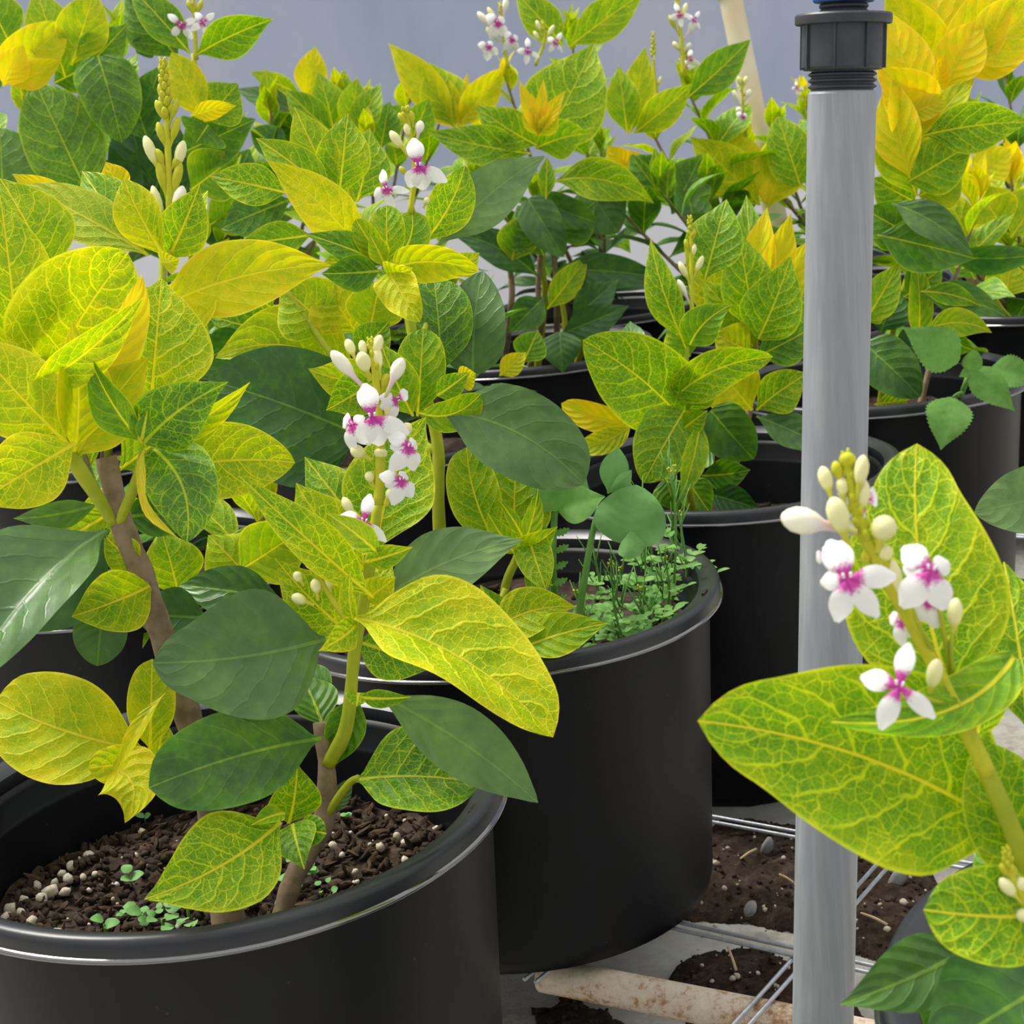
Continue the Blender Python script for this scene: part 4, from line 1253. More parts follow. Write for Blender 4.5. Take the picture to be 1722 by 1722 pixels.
L3(1.66, (1195, 690), (1268, 772), 92, .0, roll=10, fold=10, sh='w', y=.20, net=.02, gry=.15)
L3(1.69, (1272, 700), (1400, 758), 62, .0, roll=-10, y=.18, net=.02, gry=.35)
L3(1.66, (1150, 800), (1196, 866), 60, .0, y=.30, net=.2)
L3(1.68, (1190, 830), (1278, 856), 56, .0, y=.13, net=.02)
L3(1.68, (1180, 800), (1262, 790), 60, .0, roll=20, y=.28, net=.1)
L3(1.68, (1120, 800), (1140, 860), 60, .0, roll=20, y=.26, net=.1)
L3(1.68, (1200, 750), (1150, 790), 60, .0, roll=20, y=.24, net=.1)
L3(1.69, (1265, 690), (1190, 600), 100, .0, y=.74, net=.3)
L3(1.68, (1272, 690), (1360, 628), 80, .0, roll=10, fold=18, bow=.05, y=.46, net=.9)
L3(1.69, (1262, 590), (1200, 560), 80, .0, roll=-10, y=.70, net=.5)
L3(1.68, (1272, 600), (1375, 545), 80, .0, roll=10, y=.32, net=.4)
L3(1.67, (1275, 570), (1330, 430), 108, -.02, roll=-6, fold=14, bow=-.03, sh='b', y=.42, net=.9)
L3(1.69, (1268, 560), (1240, 385), 96, -.01, roll=6, fold=16, sh='o', y=.46, net=.9)
L3(1.71, (1262, 560), (1150, 410), 90, .0, roll=-6, fold=16, y=.66, net=.8)
L3(1.73, (1262, 540), (1195, 365), 70, .0, roll=-8, fold=18, y=.76, net=.3)
L3(1.75, (1272, 540), (1255, 328), 80, .02, y=.40, net=.5)
L3(1.72, (1270, 520), (1290, 348), 66, .0, roll=-12, fold=22, y=.88, net=.1)
L3(1.715, (1278, 520), (1330, 358), 64, .0, roll=12, fold=22, y=.90, net=.1)
L3(1.72, (1278, 540), (1365, 400), 70, .0, roll=12, fold=18, y=.84, net=.2)
L3(1.70, (1270, 570), (1180, 470), 80, .0, y=.58, net=.6)
L3(1.70, (1275, 590), (1195, 520), 80, .0, y=.62, net=.6)
L3(1.71, (1278, 530), (1228, 445), 60, .0, y=.8, net=.2)
L3(1.72, (1285, 560), (1400, 470), 90, .0, y=.52, net=.8)
L3(1.64, (1065, 620), (1060, 540), 50, .05, y=.15, net=.02, gry=.2)
spike(r, 1.60, [(1165, 580), (1163, 480), (1162, 400), (1160, 366)], 4, 2.6,
  buds=[(1165, 520, 1140, 470, 12, 'w'), (1162, 480, 1142, 440, 12, 'c'), (1165, 470, 1182, 430, 12, 'c'), (1164, 440, 1168, 410, 10, 'c'), (1160, 430, 1152, 402, 9, 'y'), (1162, 410, 1168, 386, 9, 'y')], scales=16, slen=11)

# ---- fourth pot, right of the pipe
c = (.440, 1.985)
r = plant(c, 'bright yellow variegated shrub in the black pot right behind the grey pipe', soilz=.190, chunks=150)
L4 = lambda *a, **k: leaf(r, *a, **k)
tube('stem', [soilpt(c, .0, .0, .19), P(1500, 560, 1.98), P(1545, 400, 1.94), P(1560, 220, 1.92), P(1590, 110, 1.92)], [.005, .0045, .004, .0035, .003], STEM, r, 10, 6, .1)
tube('stem', [soilpt(c, -.03, .02, .19), P(1440, 560, 2.0), P(1430, 460, 2.0)], [.004, .0035, .003], WOOD, r, 8, 5, .1)
for a in (((1550, 190), (1497, 20), 100, .92, .2), ((1600, 105), (1555, -50), 110, .92, .4), ((1612, 110), (1770, -10), 110, .84, .7), ((1600, 110), (1745, 78), 80, .95, .4),
          ((1585, 150), (1650, 30), 90, .90, .3), ((1575, 200), (1480, 110), 100, .88, .1), ((1560, 250), (1500, 120), 90, .90, .2), ((1590, 130), (1490, -30), 110, .78, .4),
          ((1570, 160), (1590, 90), 40, .96, 0), ((1570, 190), (1548, 110), 36, .96, 0), ((1590, 150), (1700, -60), 100, .86, .4)):
    L4(1.90 + rnd.uniform(-.03, .03), a[0], a[1], a[2], rnd.uniform(-.03, .02), roll=rnd.uniform(-18, 18), fold=18, y=a[3], net=a[4])
L4(1.86, (1535, 190), (1592, 165), 44, -.01, roll=0, fold=20, y=.84, net=.1, gry=.2, sh='w')
L4(1.87, (1530, 300), (1500, 125), 90, .0, roll=-20, fold=18, y=.84, net=.3)
L4(1.86, (1552, 228), (1735, 205), 92, -.02, roll=12, fold=18, bow=.05, sh='o', y=.42, net=1)
L4(1.87, (1545, 240), (1640, 130), 60, .0, roll=-20, y=.72, net=.3)
L4(1.88, (1528, 305), (1642, 235), 100, -.01, roll=6, fold=14, sh='b', y=.48, net=.6)
L4(1.89, (1542, 330), (1478, 175), 92, .0, roll=0, fold=18, y=.60, net=.3)
L4(1.90, (1545, 330), (1620, 290), 90, .0, y=.62, net=.3)
L4(1.91, (1540, 340), (1465, 300), 90, .0, y=.50, net=.5)
L4(1.86, (1500, 342), (1636, 428), 62, -.02, roll=-8, fold=14, bow=.05, sh='o', y=.15, net=.02, gry=.3)
L4(1.90, (1475, 395), (1640, 435), 100, .0, roll=-6, fold=12, sh='o', y=.30, net=.02)
L4(1.91, (1540, 400), (1450, 350), 90, .0, y=.34, net=.2)
L4(1.93, (1590, 430), (1760, 425), 60, .0, roll=30, y=.20, net=.02)
L4(1.90, (1455, 540), (1514, 440), 66, .0, roll=5, y=.50, net=.5, sh='b')
L4(1.91, (1455, 540), (1478, 515), 44, .0, roll=5, y=.56, net=.5)
L4(1.94, (1545, 562), (1540, 440), 46, .0, roll=20, fold=20, y=.56, net=.1, sh='w')
L4(1.95, (1520, 500), (1585, 450), 70, .0, y=.42, net=.1)
L4(1.93, (1548, 495), (1692, 532), 60, .0, roll=-10, bow=.05, y=.22, net=.02, gry=.25)
L4(1.92, (1548, 490), (1650, 515), 40, .0, roll=-10, bow=.05, y=.45, net=.1)
L4(1.91, (1556, 555), (1668, 560), 52, .0, roll=-10, bow=.12, y=.58, net=.2)
L4(1.93, (1556, 550), (1640, 590), 60, .0, roll=20, y=.38, net=.1)
L4(1.90, (1455, 580), (1548, 668), 92, -.02, roll=-10, fold=12, sh='w', y=.17, net=.02, gry=.1)
L4(1.96, (1480, 560), (1510, 480), 80, .0, y=.15, net=.02)
L4(1.93, (1470, 680), (1530, 672), 30, .0, y=.55, net=.2)
L4(1.95, (1500, 590), (1560, 580), 70, .0, y=.14, net=.02)
shoot(r, soilpt(c, .06, .05, .19), P(1650, 330, 2.08), 5, .11, .5, .3, .75, az=.5, tuft=3)
# serrated weed in that pot
b1 = P(1612, 690, 1.90)
b1 = ground(1605, 690, .195)
t = thing('serrated_weed', 'bright green nettle-like weed with toothed leaves hanging over the rim of the pot at right', 'weed', b1)
tube('stem', [b1, P(1618, 660, 1.84), P(1630, 625, 1.82), P(1632, 600, 1.82)], [.0035, .003, .0028, .002], WEED, t, 8, 5, .05)
NET = leaf_material('toothed_leaf')
for (bb_, tt_, w_, ro, sh_) in (((1612, 608), (1518, 550), 78, 0, 'b'), ((1602, 668), (1582, 757), 78, 0, 'b'), ((1632, 622), (1707, 692), 56, -10, 'b'), ((1668, 618), (1750, 640), 56, -10, 'b'), ((1632, 622), (1640, 588), 34, 0, 'w'), ((1630, 625), (1612, 634), 18, 0, 'b')):
    leaf(t, 1.80, bb_, tt_, w_, -.01, roll=ro, fold=10, sh=sh_, y=.3, net=0, serr=.05, mat=WEED, nl=36)
tube('stem', [P(1618, 660, 1.82), P(1610, 662, 1.80), P(1602, 668, 1.80)], [.0015, .0013, .0012], WEED, t, 6, 4, 0)
tube('stem', [P(1632, 620, 1.82), P(1650, 618, 1.80), P(1668, 618, 1.80)], [.0015, .0013, .0012], WEED, t, 6, 4, 0)

# ---- right foreground pot
c = (.308, .632)
r = plant(c, 'nearest variegated shrub at lower right with large net-veined leaves and white magenta-throated flowers', soilz=.200, chunks=100)
L0 = lambda *a, **k: leaf(r, *a, **k)
b0 = soilpt(c, -.02, -.03, .20)
tube('stem', [b0, P(1790, 1700, .66), P(1745, 1520, .64), P(1708, 1410, .622), P(1660, 1300, .613), P(1650, 1285, .61)], [.005, .0045, .004, .0036, .0032, .0028], STEM, r, 12, 6, .08)
L0(.64, (1705, 1405), (1173, 1212), 345, -.03, roll=14, fold=14, sag=.05, bow=-.05, sh='t', y=.50, net=1, wav=.03)
L0(.655, (1612, 1200), (1542, 746), 275, .02, roll=6, fold=12, sag=.04, bow=.06, sh='t', y=.50, net=1)
L0(.70, (1730, 1230), (1688, 944), 150, .02, roll=10, fold=12, y=.44, net=.9)
L0(.628, (1705, 1105), (1397, 1214), 105, -.03, roll=16, fold=24, sag=.05, bow=.14, sh='w', y=.44, net=.3)
L0(.625, (1640, 1250), (1700, 1120), 90, .0, roll=-40, fold=20, y=.52, net=.8)
L0(.63, (1745, 1450), (1650, 1245), 170, .0, roll=10, fold=14, bow=.04, sh='w', y=.48, net=.9)
L0(.66, (1690, 1420), (1600, 1250), 140, .02, roll=10, y=.40, net=1)
L0(.66, (1745, 1500), (1640, 1400), 120, .03, roll=-10, y=.28, net=.3)
L0(.615, (1775, 1535), (1553, 1530), 170, -.02, roll=6, fold=12, bow=.04, sh='r', y=.44, net=1)
L0(.67, (1640, 1590), (1412, 1690), 128, -.02, roll=6, fold=14, sag=.06, bow=.03, sh='o', y=.13, net=.02, gry=.25)
L0(.64, (1790, 1640), (1545, 1790), 250, -.02, roll=6, fold=12, sh='o', y=.13, net=.02, gry=.1)
L0(.69, (1640, 1620), (1490, 1700), 60, .0, roll=-10, fold=18, y=.26, net=.02)
L0(.68, (1600, 1640), (1560, 1745), 80, .0, roll=-10, fold=18, y=.26, net=.02)
spike(r, .61, [(1662, 1302), (1605, 1185), (1545, 1070), (1478, 950), (1440, 860), (1424, 765)], 15, 8,
  buds=[(1440, 895, 1313, 868, 46, 'w', -.004), (1428, 925, 1400, 836, 38, 'c', -.008), (1400, 845, 1382, 784, 25, 'c'), (1420, 850, 1414, 802, 22, 'c'), (1440, 840, 1453, 765, 25, 'c', -.004),
        (1445, 880, 1455, 808, 23, 'c'), (1475, 930, 1492, 866, 44, 'c', -.004), (1458, 960, 1455, 926, 17, 'y'), (1480, 960, 1490, 915, 30, 'c'), (1500, 980, 1478, 930, 20, 'y'),
        (1560, 1180, 1577, 1108, 27, 'c', -.01), (1515, 1040, 1500, 940, 26, 'c'), (1600, 1080, 1608, 1005, 26, 'c'), (1420, 800, 1428, 760, 30, 'y'), (1415, 820, 1404, 775, 20, 'y'), (1535, 1010, 1545, 960, 24, 'y')],
  flowers=[(1425, 974, 128, 8, 0, -.02), (1566, 960, 118, -12, 2, -.022), (1512, 1155, 116, -14, 1, -.028), (1448, 842, 92, -80, 3, .004, .9), (1565, 1010, 84, -20, 2, .0), (1520, 1045, 66, 20, 2, .005, -.6), (1392, 930, 60, 60, 2, .008, -.8)],
  scales=22, slen=24)
for pts in ([(1585, 1150, .62, 5), (1570, 1100, .61, 4.5), (1540, 1040, .60, 4), (1530, 1010, .60, 3.5)], [(1605, 1185, .62, 5), (1590, 1080, .61, 4.5), (1575, 1000, .605, 4)], [(1610, 1190, .62, 5), (1600, 1100, .61, 4), (1602, 1060, .61, 4)], [(1600, 1180, .62, 5), (1575, 1180, .60, 3.5), (1540, 1165, .59, 3)]):
    stem(r, pts, STEM, 8, 0, 'flower_stalk')
spike(r, .60, [(1740, 1580), (1725, 1520), (1700, 1470), (1692, 1430)], 7, 5,
  buds=[(1700, 1480, 1682, 1452, 15, 'y'), (1705, 1490, 1704, 1455, 14, 'y'), (1720, 1520, 1681, 1477, 24, 'c'), (1725, 1510, 1714, 1475, 22, 'c'), (1730, 1560, 1716, 1528, 26, 'c'), (1710, 1500, 1700, 1470, 14, 'y')], scales=16, slen=18)

# ---- pots further back: procedural shoots placed where the photo shows crowns
def back(c, label, shoots, soilz=.2):
    r = plant(c, label, soilz=soilz, chunks=0)
    for s_ in shoots:
        (u, v, d), kw = s_
        n_ = dict(kw)
        dx, dy = n_.pop('at', (rnd.uniform(-.04, .04), rnd.uniform(-.04, .04)))
        shoot(r, soilpt(c, dx, dy, soilz), P(u, v, d), **n_)
    return r
# left of the second pot, mostly behind the nearest shrub
r = back((-.360, 1.510), 'shrub in the black pot hidden behind the big left crown', [((330, 800, 1.50), dict(n=4, y0=.14, y1=.5, L=.11)), ((120, 700, 1.52), dict(n=4, y0=.2, y1=.6, az=.7)), ((450, 860, 1.42), dict(n=3, y0=.4, y1=.6, az=1.2, at=(.08, -.04)))])
leaf(r, 1.42, (430, 985), (350, 900), 120, .0, roll=10, y=.62, net=.5)
leaf(r, 1.40, (400, 960), (520, 880), 120, .0, roll=10, y=.60, net=.3)
leaf(r, 1.43, (300, 1000), (270, 890), 110, .0, roll=10, y=.55, net=.6)
leaf(r, 1.44, (380, 900), (500, 960), 90, .0, roll=-10, y=.52, net=.2)
leaf(r, 1.42, (240, 840), (120, 890), 90, .0, y=.6, net=.5)
for a in ((1.46, (420, 560), (335, 610), 80, .16, .05), (1.5, (470, 560), (350, 530), 90, .40, .6), (1.5, (460, 520), (400, 470), 90, .5, .6), (1.52, (350, 560), (340, 480), 80, .3, .4),
          (1.55, (470, 440), (390, 480), 70, .2, .1), (1.5, (560, 600), (480, 560), 90, .3, .3), (1.5, (330, 640), (380, 560), 90, .24, .2), (1.48, (430, 640), (400, 560), 90, .5, .7)):
    leaf(r, a[0], a[1], a[2], a[3], .0, roll=rnd.uniform(-20, 20), y=a[4], net=a[5])
# behind the second pot
r = back((-.140, 1.950), 'shrub in the black pot between the flowering shoot and the middle crown', [((690, 470, 1.97), dict(n=6, y0=.12, y1=.4, L=.11)), ((810, 520, 1.93), dict(n=5, y0=.1, y1=.3, at=(.05, .05))), ((560, 300, 1.9), dict(n=7, y0=.2, y1=.65, az=.4)), ((450, 420, 1.88), dict(n=5, y0=.2, y1=.6, at=(-.07, 0))), ((760, 480, 1.95), dict(n=5, y0=.15, y1=.5, at=(.06, .02), az=1))])
leaf(r, 1.9, (880, 610), (905, 555), 60, .0, y=.4, net=.2)
leaf(r, 1.88, (840, 632), (885, 592), 40, .0, y=.8, net=.2)
# middle crown
c = (.050, 2.430)
r = plant(c, 'shrub with one broad netted leaf and a small starry yellow tip, in the middle distance', soilz=.19)
for i, (dx, dy, u, v) in enumerate(((-.02, -.02, 905, 480), (0, .0, 912, 440), (.03, .0, 935, 470), (.05, .02, 980, 520), (-.05, .02, 860, 470), (.02, -.04, 950, 540))):
    tube('stem', [soilpt(c, dx, dy, .19), P(u + (3 - i) * 2, v + 60, 2.38), P(u, v, 2.36), P(920, 300, 2.34) if i < 3 else P(u - 12, v - 60, 2.36)], [.005, .0045, .004, .003], WOOD if i % 2 == 0 else STEM, r, 8, 5, .1)
L5 = lambda *a, **k: leaf(r, *a, **k)
L5(2.32, (908, 245), (1000, 72), 146, .02, roll=0, fold=12, bow=-.02, sh='b', y=.48, net=1)
L5(2.31, (892, 258), (718, 222), 72, -.02, roll=6, fold=14, bow=.03, sh='o', y=.40, net=.9)
L5(2.30, (905, 245), (800, 178), 72, .0, roll=-5, fold=14, bow=.02, sh='o', y=.46, net=.9)
L5(2.29, (900, 250), (990, 225), 70, .0, roll=15, fold=14, bow=.08, y=.5, net=.5)
for (tt_, w_, y_) in (((873, 134), 26, .96), ((914, 132), 24, .96), ((951, 152), 28, .96), ((893, 155), 26, .9), ((925, 170), 30, .8), ((880, 180), 30, .84), ((940, 190), 36, .8)):
    L5(2.26, (905, 228), tt_, w_, .0, roll=rnd.uniform(-20, 20), fold=22, y=y_, net=.1)
L5(2.28, (918, 335), (920, 262), 32, .0, fold=20, y=.52, net=.2)
L5(2.28, (932, 305), (1100, 342), 74, -.02, roll=-10, fold=16, bow=.10, sh='o', y=.48, net=.8)
L5(2.30, (888, 335), (948, 432), 74, .0, roll=0, fold=22, sh='w', y=.15, net=.02, gry=.3)
L5(2.31, (905, 340), (1005, 375), 60, .0, roll=0, fold=22, sh='w', y=.18, net=.02, gry=.2)
L5(2.36, (985, 315), (1040, 392), 96, .0, roll=0, fold=12, sh='w', y=.10, net=.02, gry=.45)
L5(2.34, (905, 465), (756, 392), 62, .0, roll=0, fold=14, bow=-.08, y=.14, net=.02)
L5(2.34, (930, 455), (1122, 470), 62, .0, roll=6, fold=14, bow=.04, y=.12, net=.02, gry=.15)
L5(2.30, (942, 562), (1058, 514), 58, .0, roll=6, fold=14, y=.11, net=.02, gry=.1)
L5(2.29, (942, 558), (946, 628), 72, .0, roll=6, fold=14, sh='b', y=.13, net=.02, gry=.2)
L5(2.33, (915, 430), (870, 345), 90, .0, y=.28, net=.3)
L5(2.33, (925, 400), (1000, 340), 90, .0, y=.26, net=.2)
L5(2.33, (860, 440), (880, 360), 70, .0, y=.5, net=.3)
L5(2.33, (915, 500), (855, 560), 60, .0, y=.2, net=.1)
L5(2.32, (960, 540), (1040, 470), 60, .0, y=.14, net=.1)
L5(2.33, (920, 520), (990, 430), 50, .0, y=.55, net=.3)
# rows further back
r = back((.160, 2.780), 'shrub with two white flower clusters standing above the middle crown', [((850, 130, 2.72), dict(n=6, y0=.3, y1=.75, spk=0)), ((1015, 330, 2.6), dict(n=6, y0=.1, y1=.3, L=.12)), ((900, 330, 2.66), dict(n=6, y0=.12, y1=.4)), ((800, 300, 2.68), dict(n=6, y0=.15, y1=.45)), ((960, 60, 2.75), dict(n=6, y0=.25, y1=.5, az=.8)), ((1010, 250, 2.7), dict(n=5, y0=.15, y1=.4))], .2)
leaf(r, 2.7, (948, 78), (866, -14), 66, .0, roll=8, y=.50, net=.7)
leaf(r, 2.7, (958, 78), (1085, -14), 70, .0, roll=-8, y=.52, net=.7)
spike(r, 2.66, [(855, 115), (845, 60), (840, 5)], 3, 2, buds=[(838, 60, 803, 20, 12, 'w'), (842, 50, 820, 12, 10, 'c'), (845, 40, 852, -5, 11, 'w'), (838, 70, 818, 45, 12, 'c'), (845, 90, 862, 65, 12, 'c')],
      flowers=[(838, 38, 46, 0, 2, -.01), (822, 78, 36, 20, 2, -.01), (862, 66, 36, -10, 2, -.01)], scales=8, slen=9)
spike(r, 2.60, [(900, 110), (915, 70), (912, 36)], 3, 2, buds=[(912, 60, 902, 34, 8, 'c'), (915, 70, 932, 42, 8, 'c'), (910, 75, 898, 52, 8, 'c'), (915, 80, 928, 62, 9, 'w')], flowers=[(888, 86, 34, 0, 1, -.01), (935, 72, 30, -30, 1, -.01)], scales=6, slen=8)
r = back((-.205, 2.930), 'yellow-tipped shrub just below the blank grey-blue wall, left of the flower clusters', [((740, 205, 2.84), dict(n=5, y0=.2, y1=.6, tuft=0)), ((690, 165, 2.8), dict(n=6, y0=.3, y1=.65)), ((820, 220, 2.8), dict(n=6, y0=.3, y1=.7)), ((620, 180, 2.8), dict(n=5, y0=.3, y1=.55, spk=.03, az=.6))], .2)
for (bb_, tt_, w_, y_) in (((765, 215), (653, 72), 66, .76), ((765, 215), (722, 105), 90, .64), ((770, 215), (786, 122), 26, .97), ((765, 215), (690, 162), 28, .97), ((768, 210), (740, 120), 46, .78), ((775, 215), (800, 150), 40, .7), ((768, 215), (850, 110), 60, .82)):
    leaf(r, 2.74, bb_, tt_, w_, .0, roll=rnd.uniform(-10, 10), fold=18, y=y_, net=.5)
r = back((-.340, 2.560), 'yellow-green shrub with one pointed yellow leaf, against the wall left of centre', [((500, 200, 2.5), dict(n=6, y0=.25, y1=.6)), ((455, 185, 2.45), dict(n=6, y0=.15, y1=.5, L=.12)), ((570, 170, 2.5), dict(n=6, y0=.3, y1=.6)), ((620, 240, 2.4), dict(n=5, y0=.3, y1=.55)), ((400, 330, 2.4), dict(n=5, y0=.1, y1=.4)), ((400, 230, 2.5), dict(n=6, y0=.2, y1=.5, az=.8, at=(-.06, 0)))], .2)
leaf(r, 2.5, (515, 168), (530, 78), 58, .0, roll=5, fold=18, y=.84, net=.2)
leaf(r, 2.5, (508, 160), (420, 120), 36, .0, y=.55, net=.5)
for a in (((560, 215), (535, 120), 56, .50, .7), ((585, 225), (600, 130), 60, .56, .6), ((600, 230), (640, 140), 56, .50, .7), ((560, 225), (480, 150), 60, .42, .6), ((540, 235), (440, 190), 62, .34, .4), ((620, 240), (690, 175), 60, .48, .6),
          ((575, 220), (565, 140), 44, .70, .3), ((500, 240), (470, 165), 60, .30, .3), ((480, 260), (420, 215), 60, .22, .2), ((640, 250), (655, 170), 60, .40, .5), ((690, 240), (720, 165), 60, .44, .5)):
    leaf(r, 2.46 + rnd.uniform(-.03, .03), a[0], a[1], a[2], .0, roll=rnd.uniform(-20, 20), fold=18, y=a[3], net=a[4])
leaf(r, 2.48, (500, 190), (395, 150), 44, .0, roll=20, y=.10, net=.02, gry=.5)
leaf(r, 2.5, (560, 200), (580, 118), 60, .0, y=.52, net=.6)
# top left
c = (-.490, 2.070)
r = plant(c, 'tall shrub in the top left corner with broad round green leaves and one small flower', soilz=.2)
LT = lambda *a, **k: leaf(r, *a, **k)
tube('stem', [soilpt(c, 0, 0, .2), P(180, 420, 2.05), P(120, 220, 2.0), P(70, 130, 1.98)], [.005, .0045, .004, .003], STEM, r, 8, 5, .1)
tube('stem', [soilpt(c, .05, 0, .2), P(330, 400, 2.05), P(340, 240, 2.0), P(325, 90, 1.98)], [.005, .0045, .004, .003], STEM, r, 8, 5, .1)
LT(1.95, (140, 310), (60, 140), 135, .0, roll=0, fold=10, sh='w', y=.32, net=.7, gry=.15)
LT(1.93, (165, 95), (205, 240), 110, .0, roll=-8, fold=12, sh='w', y=.26, net=.5)
LT(1.94, (10, 130), (110, 40), 90, .0, roll=0, fold=16, sh='w', y=.82, net=.5)
LT(1.92, (5, 145), (40, 75), 60, .0, roll=0, fold=16, y=.92, net=.2)
LT(1.93, (20, 145), (105, 100), 50, .0, y=.86, net=.2)
LT(1.97, (300, 100), (210, -20), 100, .0, y=.28, net=.4)
LT(1.93, (320, 90), (215, -25), 66, .0, roll=10, y=.36, net=.4)
LT(1.92, (330, 92), (460, 32), 76, .0, roll=14, fold=18, bow=.05, y=.42, net=.6)
LT(1.92, (345, 205), (288, 88), 70, .0, roll=0, fold=16, y=.76, net=.4, sh='e')
LT(1.93, (345, 205), (400, 140), 90, .0, roll=0, fold=16, y=.40, net=.8)
LT(1.90, (320, 195), (398, 178), 36, .0, roll=10, bow=.05, y=.90, net=.1)
LT(1.92, (350, 210), (330, 240), 90, .0, y=.30, net=.3)
LT(1.94, (5, 330), (0, 215), 140, .0, roll=0, sh='w', y=.26, net=.3, gry=.4)
LT(1.95, (110, 130), (60, -20), 90, .0, y=.55, net=.6)
LT(1.95, (120, 110), (160, -20), 90, .0, y=.66, net=.4)
LT(1.96, (130, 130), (215, 40), 80, .0, y=.36, net=.4)
LT(1.97, (230, 90), (250, 65), 50, .0, roll=30, y=.14, net=.0, gry=.3)
LT(1.98, (300, 260), (430, 200), 100, .0, y=.30, net=.2)
LT(1.98, (320, 320), (400, 260), 100, .0, y=.48, net=.2)
LT(1.98, (250, 240), (210, 120), 90, .0, y=.2, net=.2)
LT(1.97, (90, 140), (170, 100), 70, .0, y=.4, net=.2)
LT(1.98, (130, 200), (230, 110), 80, .0, y=.3, net=.2)
LT(1.98, (20, 80), (-30, -20), 90, .0, y=.44, net=.4)
for a in (((250, 330), (215, 190), 110, .10, .1), ((260, 320), (300, 210), 100, .12, .1), ((230, 360), (160, 270), 110, .12, .1), ((280, 380), (240, 280), 110, .10, .1), ((330, 360), (290, 270), 90, .2, .2),
          ((180, 330), (120, 290), 90, .14, .1), ((225, 200), (180, 90), 80, .3, .4), ((240, 210), (270, 110), 70, .24, .4), ((380, 340), (420, 250), 90, .22, .2), ((30, 330), (-10, 260), 90, .2, .2), ((390, 420), (370, 350), 70, .12, .1)):
    LT(2.06 + rnd.uniform(-.02, .02), a[0], a[1], a[2], .0, roll=rnd.uniform(-15, 15), y=a[3], net=a[4])
LT(2.02, (340, 480), (385, 400), 60, .0, y=.82, net=.2)
LT(2.02, (330, 430), (300, 340), 80, .0, y=.5, net=.2)
LT(2.02, (350, 380), (430, 330), 80, .0, y=.5, net=.2)
spike(r, 1.93, [(330, 100), (328, 50), (325, -10)], 4, 2.5, buds=[(328, 30, 315, 0, 10, 'y'), (328, 30, 340, 0, 10, 'y')], flowers=[(305, 42, 44, 50, 1, -.01), (342, 38, 38, -50, 1, -.01)], scales=8, slen=9)
shoot(r, soilpt(c, -.06, 0, .2), P(40, 150, 2.05), 6, .11, .55, .15, .6, az=.3, tuft=2)
shoot(r, soilpt(c, .06, .03, .2), P(280, 310, 2.1), 6, .12, .55, .1, .4, az=.3, tuft=2)
shoot(r, soilpt(c, .08, -.02, .2), P(390, 330, 2.05), 5, .11, .55, .15, .5, az=.9, tuft=2)
shoot(r, soilpt(c, -.02, .06, .2), P(200, 60, 2.15), 6, .11, .55, .15, .5, az=1.1, tuft=2)
# left, further back
back((-.850, 2.420), 'shrub at the far left edge, mostly cut off by the frame', [((20, 0, 2.4), dict(n=7, y0=.15, y1=.5)), ((-60, 60, 2.4), dict(n=6, y0=.2, y1=.6))], .2)
# between the middle crown and the pipe
r = back((.415, 2.420), 'shrub with a dense flower spike and dark lance leaf, right of the middle crown', [((1075, 180, 2.5), dict(n=7, y0=.2, y1=.65, L=.1)), ((1110, 320, 2.32), dict(n=6, y0=.1, y1=.35, L=.12)), ((1030, 340, 2.35), dict(n=5, y0=.1, y1=.3, L=.12)), ((1190, 320, 2.4), dict(n=6, y0=.12, y1=.4, L=.12)), ((1155, 150, 2.45), dict(n=7, y0=.25, y1=.5, spk=.06, az=.8, at=(.05, 0)))], .2)
leaf(r, 2.4, (1155, 165), (1262, 66), 66, .0, roll=10, fold=20, y=.36, net=.4)
leaf(r, 2.42, (1060, 225), (1085, 78), 60, .0, y=.68, net=.3)
leaf(r, 2.41, (1055, 225), (1040, 110), 60, .0, y=.56, net=.3)
leaf(r, 2.41, (1065, 225), (1165, 140), 60, .0, roll=10, y=.62, net=.3)
leaf(r, 2.42, (1060, 290), (1020, 245), 44, .0, y=1, net=.1)
leaf(r, 2.42, (1090, 300), (1040, 250), 44, .0, y=1, net=.1)
leaf(r, 2.40, (1120, 340), (1060, 260), 100, .0, y=.28, net=.5)
leaf(r, 2.40, (1130, 360), (1180, 260), 90, .0, y=.24, net=.4)
spike(r, 2.42, [(1150, 130), (1145, 60), (1138, -10)], 4, 2.4, buds=[(1146, 90, 1132, 70, 9, 'c'), (1148, 70, 1170, 35, 11, 'w'), (1142, 60, 1125, 25, 10, 'y'), (1142, 40, 1155, 5, 10, 'c'), (1148, 90, 1162, 72, 8, 'w')], flowers=[(1143, 25, 32, 20, 1, -.01), (1168, 34, 26, -30, 1, -.01)], scales=14, slen=10)
spike(r, 2.44, [(1110, 190), (1100, 120), (1098, 56)], 3, 2, buds=[(1104, 150, 1112, 128, 7, 'c'), (1102, 110, 1096, 90, 7, 'c')], scales=18, slen=9)
r = back((.580, 2.770), 'shrub with small white flower spikes right in front of the leaning cream stake', [((1240, 240, 2.55), dict(n=6, y0=.25, y1=.7, spk=.05)), ((1200, 300, 2.65), dict(n=6, y0=.12, y1=.5, L=.12)), ((1300, 220, 2.7), dict(n=6, y0=.15, y1=.5, L=.12)), ((1330, 260, 2.6), dict(n=6, y0=.3, y1=.75, az=.7, spk=.04, at=(.05, 0)))], .2)
leaf(r, 2.45, (1278, 345), (1160, 230), 88, .0, roll=-6, fold=16, bow=-.03, y=.70, net=.8)
leaf(r, 2.44, (1290, 350), (1330, 215), 92, .0, roll=8, fold=18, y=.76, net=.6)
leaf(r, 2.42, (1345, 310), (1308, 196), 80, .0, roll=0, sh='w', y=.46, net=.9)
leaf(r, 2.42, (1285, 345), (1292, 300), 24, .0, y=.95, net=.1)
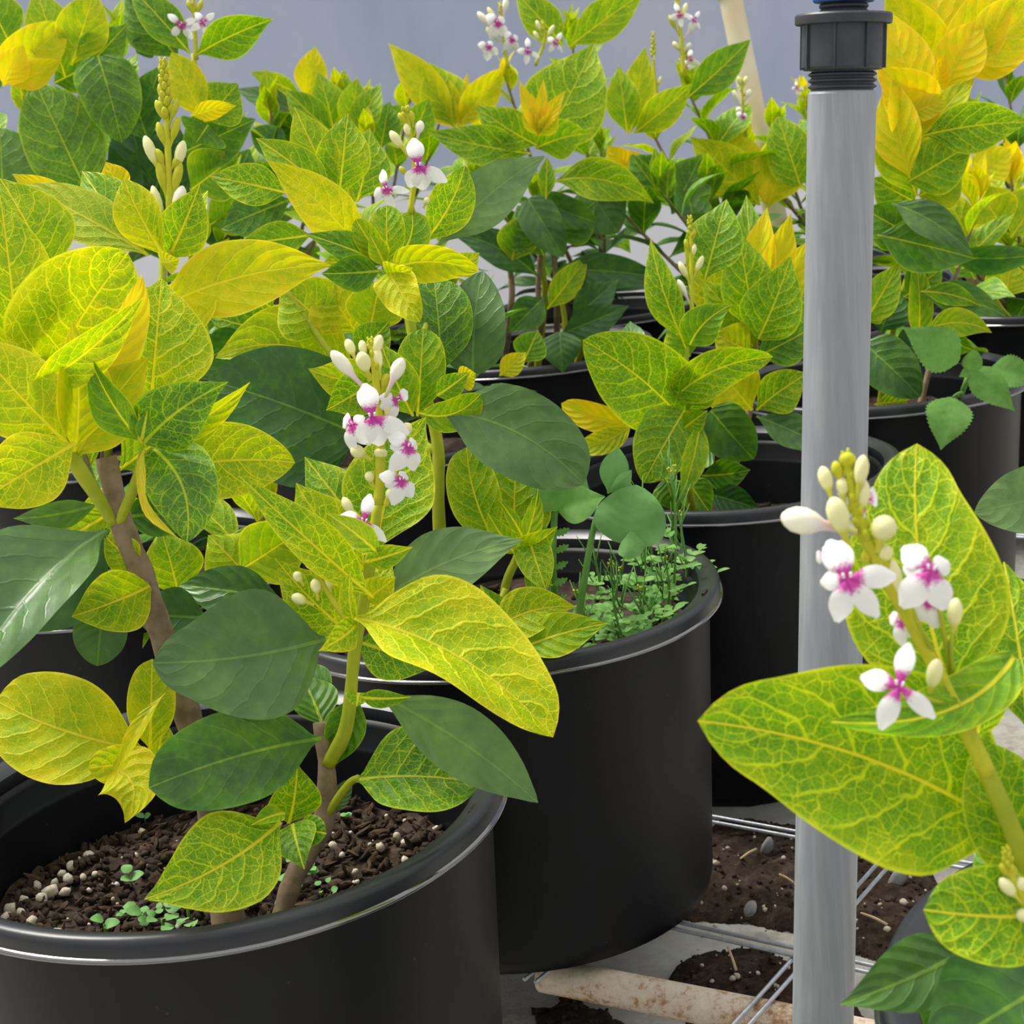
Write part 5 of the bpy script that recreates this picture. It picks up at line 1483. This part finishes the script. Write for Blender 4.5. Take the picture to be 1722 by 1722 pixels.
leaf(r, 2.46, (1250, 300), (1230, 220), 80, .0, y=.82, net=.4)
spike(r, 2.46, [(1255, 230), (1250, 180), (1246, 130)], 3, 2, buds=[(1252, 190, 1232, 150, 9, 'w'), (1250, 175, 1262, 150, 10, 'w'), (1250, 200, 1240, 180, 12, 'w'), (1252, 210, 1262, 195, 12, 'w'), (1248, 150, 1240, 128, 8, 'c'), (1249, 150, 1256, 128, 8, 'c')], flowers=[(1250, 196, 26, 0, 2, -.01)], scales=6, slen=8)
# right, behind
r = back((.780, 2.430), 'yellow shrub in the black pot at the right edge behind the toothed weed', [((1700, 300, 2.35), dict(n=6, y0=.4, y1=.8, L=.12)), ((1620, 320, 2.4), dict(n=6, y0=.3, y1=.8, az=.6)), ((1760, 360, 2.4), dict(n=5, y0=.3, y1=.8, az=.9))], .2)
for (bb_, tt_, w_, y_) in (((1690, 500), (1700, 440), 80, .66), ((1640, 470), (1600, 400), 60, .3), ((1690, 390), (1640, 310), 90, .66), ((1640, 300), (1700, 250), 70, .84), ((1700, 400), (1760, 310), 90, .6)):
    leaf(r, 2.3, bb_, tt_, w_, .0, roll=rnd.uniform(-10, 10), y=y_, net=.4)
tube('stem', [soilpt((.78, 2.43), -.04, -.1, .2), P(1672, 500, 2.32), P(1690, 460, 2.3)], [.003, .003, .003], STEM, r, 8, 4, .05)
for dx in (-.06, -.045, -.02, -.07):
    tube('stem', [soilpt((.78, 2.43), dx, -.06, .2), P(1640 + dx * 300, 440, 2.4), P(1650, 330, 2.4)], [.004, .0035, .003], WOOD, r, 8, 4, .05)
back((.945, 2.850), 'dark green shrub at the far right edge against the white sheeting', [((1690, 130, 2.8), dict(n=7, y0=.1, y1=.3)), ((1640, 200, 2.85), dict(n=6, y0=.1, y1=.4, az=.8))], .2)
back((.620, 3.180), 'shrub in the back row, glimpsed left of the grey pipe top', [((1350, 170, 3.1), dict(n=6, y0=.3, y1=.7, spk=.04))], .2)
# pale leaf of a neighbouring plant at the right edge
r = back((.740, 1.400), 'shrub mostly beyond the right edge, one pale grey-green leaf reaching into view', [((1990, 700, 1.45), dict(n=5, y0=.1, y1=.5))], .2)
tube('stem', [soilpt((.74, 1.4), -.06, 0, .2), P(1900, 860, 1.37), P(1790, 830, 1.33)], [.004, .003, .0025], STEM, r, 8, 4, .05)
leaf(r, 1.33, (1790, 825), (1638, 862), 118, -.02, roll=-6, fold=10, sh='w', y=.10, net=.02, gry=.9)
